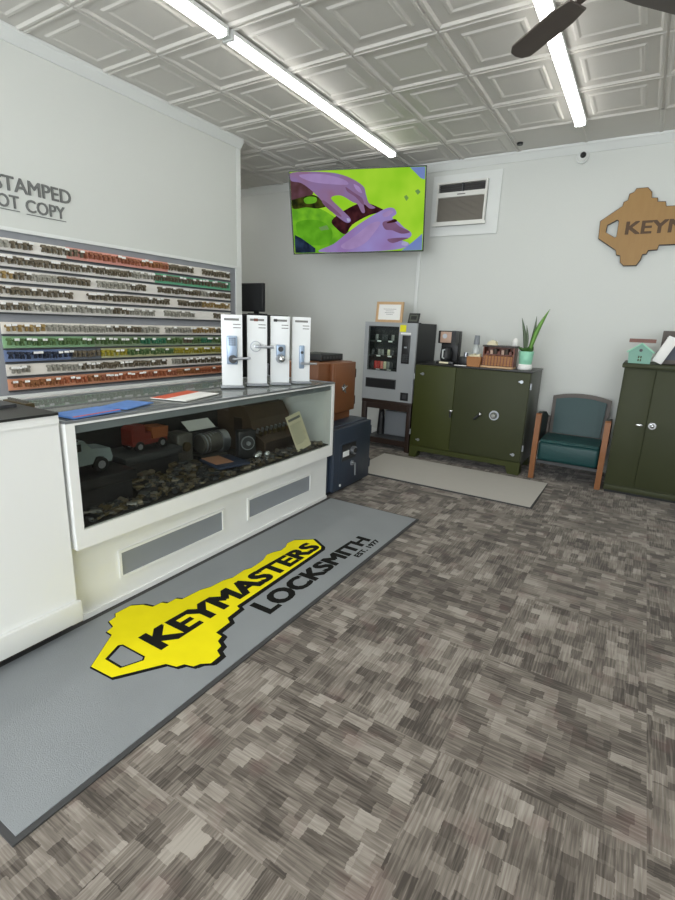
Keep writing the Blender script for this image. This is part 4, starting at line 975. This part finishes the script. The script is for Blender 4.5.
# ------------------------------------------------------------------ olive two door safe
SX0, SX1, SY = -2.065, -0.875, 5.0
sf = thing('double_door_safe', 'large olive green two door floor safe against the back wall', 'safe', ((SX0 + SX1) / 2, SY, 0))
HW = (SX1 - SX0) / 2
a = MB(); a.box(-HW, HW, 0.03, 0.58, 0.09, 1.018, M['greenside'], bev=0.006); a.build('body', sf)
a = MB(); a.box(-HW - 0.005, HW + 0.005, 0.02, 0.59, 1.0185, 1.034, M['blacktop'], bev=0.003); a.build('top', sf)
a = MB(); a.prism([(-HW, 0.13), (-HW, 0.0), (-HW + 0.075, 0.0), (-HW + 0.10, 0.075), (HW - 0.14, 0.075), (HW - 0.11, 0.0), (HW, 0.0), (HW, 0.13)], 0.0, 0.03, M['green'], axis='y')
for x in (-HW, HW - 0.08): a.box(x, x + 0.08, 0.03, 0.12, 0.0, 0.0895, M['green']); a.box(x, x + 0.08, 0.46, 0.57, 0.0, 0.0895, M['green'])
a.build('skirt_base', sf)
for k, (x0, x1) in enumerate(((-HW + 0.004, -0.1425), (-0.1405, HW - 0.004))):
    a = MB(); a.box(x0, x1, -0.006, 0.0295, 0.134, 1.015, M['green'] if k == 0 else M['green2'], bev=0.005); dr = a.build('door', sf)
    tag(dr, 'olive brown left door' if k == 0 else 'olive grey right door')
    if k == 0:
        a = MB(); a.cyl((-0.148, -0.006, 0.565), (-0.148, -0.03, 0.565), 0.012, M['chrome'], n=12); a.ball((-0.148, -0.04, 0.57), 0.017, M['chrome'], sc=(1.3, 0.7, 0.8)); a.cyl((-0.148, -0.035, 0.56), (-0.150, -0.04, 0.50), 0.011, M['blackmetal'], n=10); a.build('handle', dr)
        cs = ((-0.50, 0.925), (-0.495, 0.205))
    else:
        a = MB(); a.cyl((0.155, -0.006, 0.572), (0.155, -0.035, 0.572), 0.014, M['chrome'], n=12); a.tube([(0.155, -0.035, 0.572), (0.10, -0.04, 0.515)], 0.011, M['blackmetal'], n=10); a.ball((0.158, -0.035, 0.575), 0.018, M['chrome']); a.build('handle', dr)
        a = MB(); a.cyl((0.292, -0.006, 0.575), (0.292, -0.016, 0.575), 0.048, M['nickel'], n=28); a.cyl((0.292, -0.016, 0.575), (0.292, -0.03, 0.575), 0.034, M['greenside'], n=24); a.cyl((0.292, -0.03, 0.575), (0.292, -0.05, 0.575), 0.02, M['chrome'], n=20); a.build('dial', dr)
        cs = ((0.515, 0.93), (0.52, 0.205))
    for (x, z) in cs:
        a = MB(); a.cyl((x, -0.006, z), (x, -0.014, z), 0.016, M['nickel'], n=12); a.box(x - 0.028, x + 0.005, -0.012, -0.006, z - 0.006, z + 0.006, M['nickel']); a.build('bolt_cap', dr)
for z in (0.25, 0.86):
    for x in (-HW - 0.006, HW + 0.006):
        a = MB(); a.cyl((x, 0.008, z), (x, 0.008, z + 0.06), 0.010, M['nickel'], n=10); a.build('hinge', sf)
ST = 1.0342

# coffee maker
cm = thing('coffee_maker', 'black and tan drip coffee maker on the olive safe', 'coffee maker', (-1.79, 5.22, ST))
a = MB(); a.box(-0.095, 0.095, -0.09, 0.13, 0, 0.03, M['black'], bev=0.006); a.box(-0.095, 0.095, 0.03, 0.13, 0.03, 0.345, M['black'], bev=0.006); a.build('body', cm)
a = MB(); a.box(-0.095, 0.095, -0.088, 0.0295, 0.215, 0.345, M['black'], bev=0.008); a.box(-0.07, 0.05, -0.092, -0.08, 0.222, 0.335, M['tan'], bev=0.003); a.box(0.055, 0.097, -0.092, 0.0, 0.2, 0.347, M['black']); a.cyl((-0.02, -0.09, 0.29), (-0.02, -0.095, 0.29), 0.024, M['nickel'], n=18); a.build('brew_head', cm)
a = MB(); a.lathe([(0.0, 0.031), (0.055, 0.031), (0.062, 0.07), (0.058, 0.13), (0.04, 0.165), (0.04, 0.175), (0, 0.175)], M['blackmetal'], c=(-0.01, -0.035, 0)); cf_ = a.build('carafe', cm)
a = MB(); a.tube([(-0.01, -0.09, 0.15), (-0.02, -0.115, 0.145), (-0.02, -0.118, 0.07), (-0.01, -0.095, 0.06)], 0.008, M['clear'], n=8); a.build('carafe_handle', cf_)
a = MB(); a.box(-0.06, 0.04, -0.093, -0.09, 0.006, 0.024, M['cream']); a.build('label_strip', cm)
# phone like black box, white card
a = MB(); a.box(-1.655, -1.545, 5.17, 5.30, ST, ST + 0.085, M['black'], bev=0.008); a.cyl((-1.60, 5.24, ST + 0.085), (-1.60, 5.24, ST + 0.13), 0.022, M['nickel'], n=14); tag(a.build('coffee_grinder'), 'small black grinder with round lid beside the coffee maker', 'grinder')
sheet('white_card', 'small white card lying on the olive safe before the black grinder', 'card', -1.60, 5.09, 0.12, 0.05, 0.1, M['paper'], z=ST, th=0.006)
bt = thing('soap_bottle', 'clear pump bottle with grey cap on the olive safe', 'bottle', (-1.525, 5.33, ST))
a = MB(); a.lathe([(0, 0), (0.038, 0), (0.04, 0.02), (0.04, 0.17), (0.02, 0.205), (0.02, 0.215), (0, 0.215)], M['clear']); a.build('bottle_body', bt)
a = MB(); a.cyl((0, 0, 0.215), (0, 0, 0.31), 0.032, M['greypanel'], r1=0.026, n=16); a.build('cap', bt)
bk2 = thing('small_basket', 'small tan wicker basket of packets on the olive safe', 'basket', (-1.468, 5.13, ST))
a = MB(); a.prism([(-0.062, 0), (0.062, 0), (0.075, 0.10), (-0.075, 0.10)], -0.05, 0.05, M['wicker'], axis='y')
for k in range(5): a.box(-0.068 - 0.001 * k, 0.068 + 0.001 * k, -0.054, 0.054, 0.008 + k * 0.02, 0.014 + k * 0.02, M['wicker'])
a.build('basket_body', bk2)
a = MB()
for k in range(6): a.box(-0.05 + k * 0.018, -0.036 + k * 0.018, -0.04, 0.03, 0.1, 0.118 + (k % 3) * 0.006, M['cream'])
a.build('packets', bk2)
# wooden organiser
og = thing('tea_organiser', 'reddish wooden organiser with wicker drawer on the olive safe', 'organiser', (-1.237, 5.17, ST))
a = MB(); a.box(-0.165, 0.155, -0.06, 0.10, 0, 0.018, M['lightwood']); a.box(-0.155, 0.155, 0.085, 0.10, 0.018, 0.205, M['redwood']); a.box(-0.155, -0.142, -0.05, 0.085, 0.018, 0.205, M['redwood']); a.box(0.142, 0.155, -0.05, 0.085, 0.018, 0.205, M['redwood'])
a.box(-0.165, 0.165, -0.055, 0.105, 0.205, 0.222, M['walnut']); a.box(-0.142, 0.142, -0.05, 0.085, 0.125, 0.135, M['redwood']); a.build('carcass', og)
a = MB(); a.box(-0.14, 0.14, -0.055, 0.08, 0.02, 0.12, M['wicker'], bev=0.006)
for k in range(4): a.box(-0.142, 0.142, -0.058, -0.055, 0.03 + k * 0.022, 0.04 + k * 0.022, M['wicker'])
for k in range(9): a.box(-0.13 + k * 0.031, -0.122 + k * 0.031, -0.060, -0.055, 0.02, 0.12, M['redwood'])
a.build('drawer', og)
a = MB()
for k in range(7): a.box(-0.125 + k * 0.037, -0.098 + k * 0.037, -0.03, 0.06, 0.136, 0.165 + (k * 7 % 3) * 0.012, (M['redwood'], M['tan'], M['darkbrown'])[k % 3])
a.build('tea_bags', og)
a = MB(); a.prism([(-0.05, 0), (0.05, 0), (0.04, 0.035), (0.0, 0.05), (-0.04, 0.03)], -0.03, 0.03, M['cream'], axis='y'); o = a.build('napkin_bundle'); o.location = (-1.32, 5.18, ST + 0.2225); tag(o, 'crumpled cream napkin on the left of the wooden organiser', 'napkin')
a = MB(); a.lathe([(0, 0), (0.032, 0), (0.028, 0.05), (0.012, 0.075), (0, 0.08)], M['paper']); o = a.build('white_cup'); o.location = (-1.10, 5.18, ST + 0.2225); tag(o, 'small white upturned cup on the right of the organiser', 'cup')
# plant
pp = thing('potted_plant', 'spiky green succulent in a mint pot on the olive safe', 'plant', (-0.985, 5.20, ST))
a = MB(); a.lathe([(0, 0), (0.062, 0), (0.07, 0.012), (0.066, 0.055), (0.0, 0.055)], M['paper']); a.build('saucer', pp)
a = MB(); a.lathe([(0, 0.03), (0.058, 0.03), (0.070, 0.18), (0.062, 0.18), (0.06, 0.165), (0, 0.165)], M['mint'], n=28); a.build('pot', pp)
a = MB(); a.lathe([(0, 0.168), (0.06, 0.166)], M['soil']); a.build('soil', pp)
def leafblade(base, tip, w_, m, bend=0.02):
    mb = MB(); base, tip = Vector(base), Vector(tip); n = 8; d = tip - base
    side = Vector((0, 1, 0)).cross(d).normalized(); th = Vector((0, 1, 0)); V = []
    for i in range(n + 1):
        t = i / n; c = base + d * t + side * bend * math.sin(t * PI); ww = w_ * (0.75 + 0.5 * math.sin(t * PI * 0.8)) * (1 - t ** 3) + 0.0008
        V += [c + side * ww, c + th * ww * 0.35, c - side * ww, c - th * ww * 0.35]
    F = []
    for i in range(n):
        for k in range(4): F.append((i * 4 + k, i * 4 + (k + 1) % 4, i * 4 + 4 + (k + 1) % 4, i * 4 + 4 + k))
    F.append((0, 1, 2, 3)); F.append((n * 4, n * 4 + 1, n * 4 + 2, n * 4 + 3))
    mb._add(V, F, m, smooth=True); return mb
for (b_, t_, w_, m_) in (((0.02, 0, 0.165), (0.165, -0.02, 0.585), 0.020, 'leaf'), ((-0.02, 0.01, 0.165), (-0.085, 0.0, 0.50), 0.014, 'leafdark'), ((0.01, 0.02, 0.165), (0.045, 0.03, 0.52), 0.012, 'leafdark'), ((-0.01, -0.02, 0.165), (-0.028, -0.02, 0.43), 0.012, 'leafdark')):
    leafblade(b_, t_, w_, M[m_], 0.012 if m_ != 'leaf' else -0.02).build('leaf', pp)
rr = random.Random(9)
for k in range(20):
    t_ = rr.uniform(0, 6.28); l_ = rr.uniform(0.04, 0.085)
    leafblade((0.02 * math.cos(t_), 0.02 * math.sin(t_), 0.165), (l_ * math.cos(t_), l_ * math.sin(t_), 0.165 + rr.uniform(0.02, 0.07)), 0.013, M['leaflow'], 0.01).build('leaf', pp)

# ------------------------------------------------------------------ armchair
ch = thing('armchair', 'dark green vinyl armchair with oak front legs between the safe and cabinet', 'armchair', (-0.465, 5.02, 0))
for s in (-1, 1):
    a = MB(); x = s * 0.295
    a.prism([(-0.018, 0.0), (0.022, 0.0), (0.03, 0.36), (0.028, 0.63), (0.0, 0.648), (-0.025, 0.635), (-0.03, 0.36)], x - 0.024, x + 0.024, M['oak'], axis='x'); a.build('leg', ch)
    a = MB(); a.prism([(0.50, 0.0), (0.545, 0.0), (0.50, 0.36), (0.515, 0.56), (0.48, 0.56), (0.455, 0.36)], x * 0.93 - 0.018, x * 0.93 + 0.018, M['darkframe'], axis='x'); a.build('leg', ch)
    a = MB(); pts = [(0.0285, 0.60), (0.0285, 0.642), (0.12, 0.650), (0.30, 0.628), (0.44, 0.58), (0.50, 0.56), (0.50, 0.36), (0.0305, 0.36)]
    a.prism(pts, x - 0.02, x + 0.02, M['vinyl2'], axis='x'); a.build('arm_panel', ch)
a = MB(); a.box(-0.268, 0.268, -0.005, 0.50, 0.185, 0.375, M['vinyl'], bev=0.035, seg=4); sc_ = a.build('seat', ch)
a = MB(); a.prism([(0.0, 0.375), (0.02, 0.395), (0.25, 0.40), (0.44, 0.39), (0.46, 0.36), (0.02, 0.35)], -0.255, 0.255, M['vinyl'], axis='x'); a.build('seat_cushion', sc_)
a = MB(); a.box(-0.27, 0.27, 0.02, 0.49, 0.155, 0.1845, M['darkgrey']); a.build('seat_frame', ch)
# curved back
def arcback(x0, z0, x1, z1, rise, th0, th1, m, bev=False):
    mb = MB(); poly = [(-x0, z0), (x0, z0)]
    for i in range(13):
        t = i / 12; x = x1 - 2 * x1 * t; poly.append((x, z1 + rise * (1 - (x / x1) ** 2)))
    mb.prism(poly, th0, th1, m, axis='y', mtx=Matrix.Translation((0, 0.46, 0)) @ Matrix.Rotation(math.radians(-9), 4, 'X')); return mb
arcback(0.262, 0.36, 0.275, 0.775, 0.042, 0.03, 0.07, M['darkframe']).build('back_frame', ch)
bo = arcback(0.222, 0.39, 0.236, 0.742, 0.03, -0.012, 0.0299, M['vinyl']).build('backrest', ch)
bv = bo.modifiers.new('b', 'BEVEL'); bv.width = 0.014; bv.segments = 3; bv.limit_method = 'ANGLE'

# ------------------------------------------------------------------ right cabinet
cb_ = thing('steel_cabinet', 'dark olive two door steel cabinet at the right edge', 'cabinet', (0.37, 5.0, 0))
a = MB(); a.box(-0.49, 0.49, 0.015, 0.60, 0.07, 1.13, M['green2']); a.build('body', cb_)
a = MB(); a.box(-0.51, 0.51, -0.012, 0.615, 1.131, 1.17, M['green2'], bev=0.008); a.build('top', cb_)
a = MB(); a.box(-0.49, 0.49, 0.0, 0.595, 0.022, 0.0695, M['green2'], bev=0.004); a.box(-0.48, 0.48, 0.012, 0.58, 0, 0.022, M['black']); a.build('plinth', cb_)
for k, (x0, x1, hx) in enumerate(((-0.484, -0.253, -0.303), (-0.249, 0.484, -0.205))):
    a = MB(); a.box(x0, x1, 0.0, 0.0145, 0.085, 1.12, M['green2'], bev=0.003); dr = a.build('door', cb_)
    a = MB(); a.cyl((hx, 0.0, 0.65), (hx, -0.02, 0.65), 0.012, M['chrome'], n=12)
    if k == 0: a.ball((hx, -0.028, 0.65), 0.016, M['chrome'], sc=(1.9, 0.7, 0.9))
    else: a.cyl((hx, -0.0, 0.652), (hx, -0.014, 0.652), 0.03, M['chrome'], n=20); a.ball((hx, -0.025, 0.652), 0.018, M['chrome'])
    a.build('handle', dr)
CT = 1.1705
hs = thing('birdhouse', 'mint wooden birdhouse with dark red ridge board on the steel cabinet', 'birdhouse', (-0.022, 5.12, CT))
a = MB(); a.prism([(-0.082, 0), (0.082, 0), (0.09, 0.098), (0, 0.165), (-0.09, 0.098)], -0.06, 0.06, M['mint2'], axis='y'); a.build('house_body', hs)
a = MB()
for s in (-1, 1): a.prism([(0, 0.1655), (0, 0.176), (s * 0.105, 0.098), (s * 0.100, 0.088)], -0.075, 0.075, M['mint'], axis='y')
a.build('roof', hs)
a = MB(); a.box(-0.10, 0.10, -0.03, 0.075, 0.1765, 0.208, M['redwood']); a.build('ridge_board', hs)
a = MB(); a.cyl((0, -0.06, 0.112), (0, -0.0615, 0.112), 0.013, M['black'], n=14); a.build('entry_hole', hs)
a = MB(); a.box(-0.014, 0.014, -0.063, -0.06, 0.02, 0.065, M['green2'])
a.box(-0.002, 0.002, -0.0645, -0.063, 0.02, 0.065, M['mint']); a.box(-0.014, 0.014, -0.0645, -0.063, 0.04, 0.044, M['mint']); a.build('window', hs)
# leaning white tile and dark framed board
wt = thing('white_tile', 'white slab leaning beside the birdhouse', 'tile', (0.10, 5.15, CT))
T = Matrix.Rotation(math.radians(24), 4, 'Y')
a = MB(); a.box(-0.04, 0.04, -0.06, 0.06, 0.018, 0.25, M['paper'], mtx=T, bev=0.004); a.build('slab', wt)
fb = thing('framed_board', 'brown framed dark board leaning on the wall at the right edge', 'picture frame', (0.32, 5.28, CT))
T = Matrix.Rotation(math.radians(-8), 4, 'X')
a = MB()
for q in ((-0.2, 0.2, 0, 0.035), (-0.2, 0.2, 0.235, 0.285), (-0.2, -0.165, 0.035, 0.235), (0.165, 0.2, 0.035, 0.235)): a.box(q[0], q[1], -0.012, 0.012, q[2], q[3], M['darkframe'], mtx=T)
a.build('frame', fb)
a = MB(); a.box(-0.165, 0.165, -0.004, 0.004, 0.035, 0.225, M['navy'], mtx=T); a.build('board', fb)

# ------------------------------------------------------------------ light
wd = D.worlds.new('World'); SC.world = wd; wd.use_nodes = True
bg = wd.node_tree.nodes['Background']; bg.inputs['Color'].default_value = (0.91, 0.955, 1.0, 1); bg.inputs['Strength'].default_value = 8.5
for i in range(3):
    a0, b0 = edges[i], edges[i + 1]
    ld = D.lights.new('window_portal', 'AREA'); ld.shape = 'RECTANGLE'; ld.size = b0 - a0 - 0.1; ld.size_y = 2.2; ld.cycles.is_portal = True
    lo = D.objects.new('window_portal', ld); COL.objects.link(lo); lo.location = ((a0 + b0) / 2, YF - 0.03, 1.6); lo.rotation_euler = (PI / 2, 0, PI)
    lo.rotation_euler = (-PI / 2, 0, 0) if False else (PI / 2, 0, 0)

# ------------------------------------------------------------------ camera
R = Matrix(((0.8520668, 0.52206472, 0.03782318), (0.16040406, -0.19164677, -0.96826755), (-0.49824964, 0.83109563, -0.24703715)))
right, down, fwd = (Vector(R[i]) for i in range(3))
cmx = Matrix((right, -down, -fwd)).transposed().to_4x4(); cmx.translation = Vector((0, 0, 1.4))
cd = D.cameras.new('Camera'); co = D.objects.new('Camera', cd); COL.objects.link(co); co.matrix_world = cmx
cd.sensor_fit = 'HORIZONTAL'; cd.sensor_width = 36; cd.lens = 492.13 / 675 * 36; cd.clip_start = 0.02
SC.camera = co
SC.view_settings.view_transform = 'Standard'; SC.view_settings.look = 'None'; SC.view_settings.gamma = 1.0
SC.view_settings.use_curve_mapping = False
SC.view_settings.exposure = -0.06
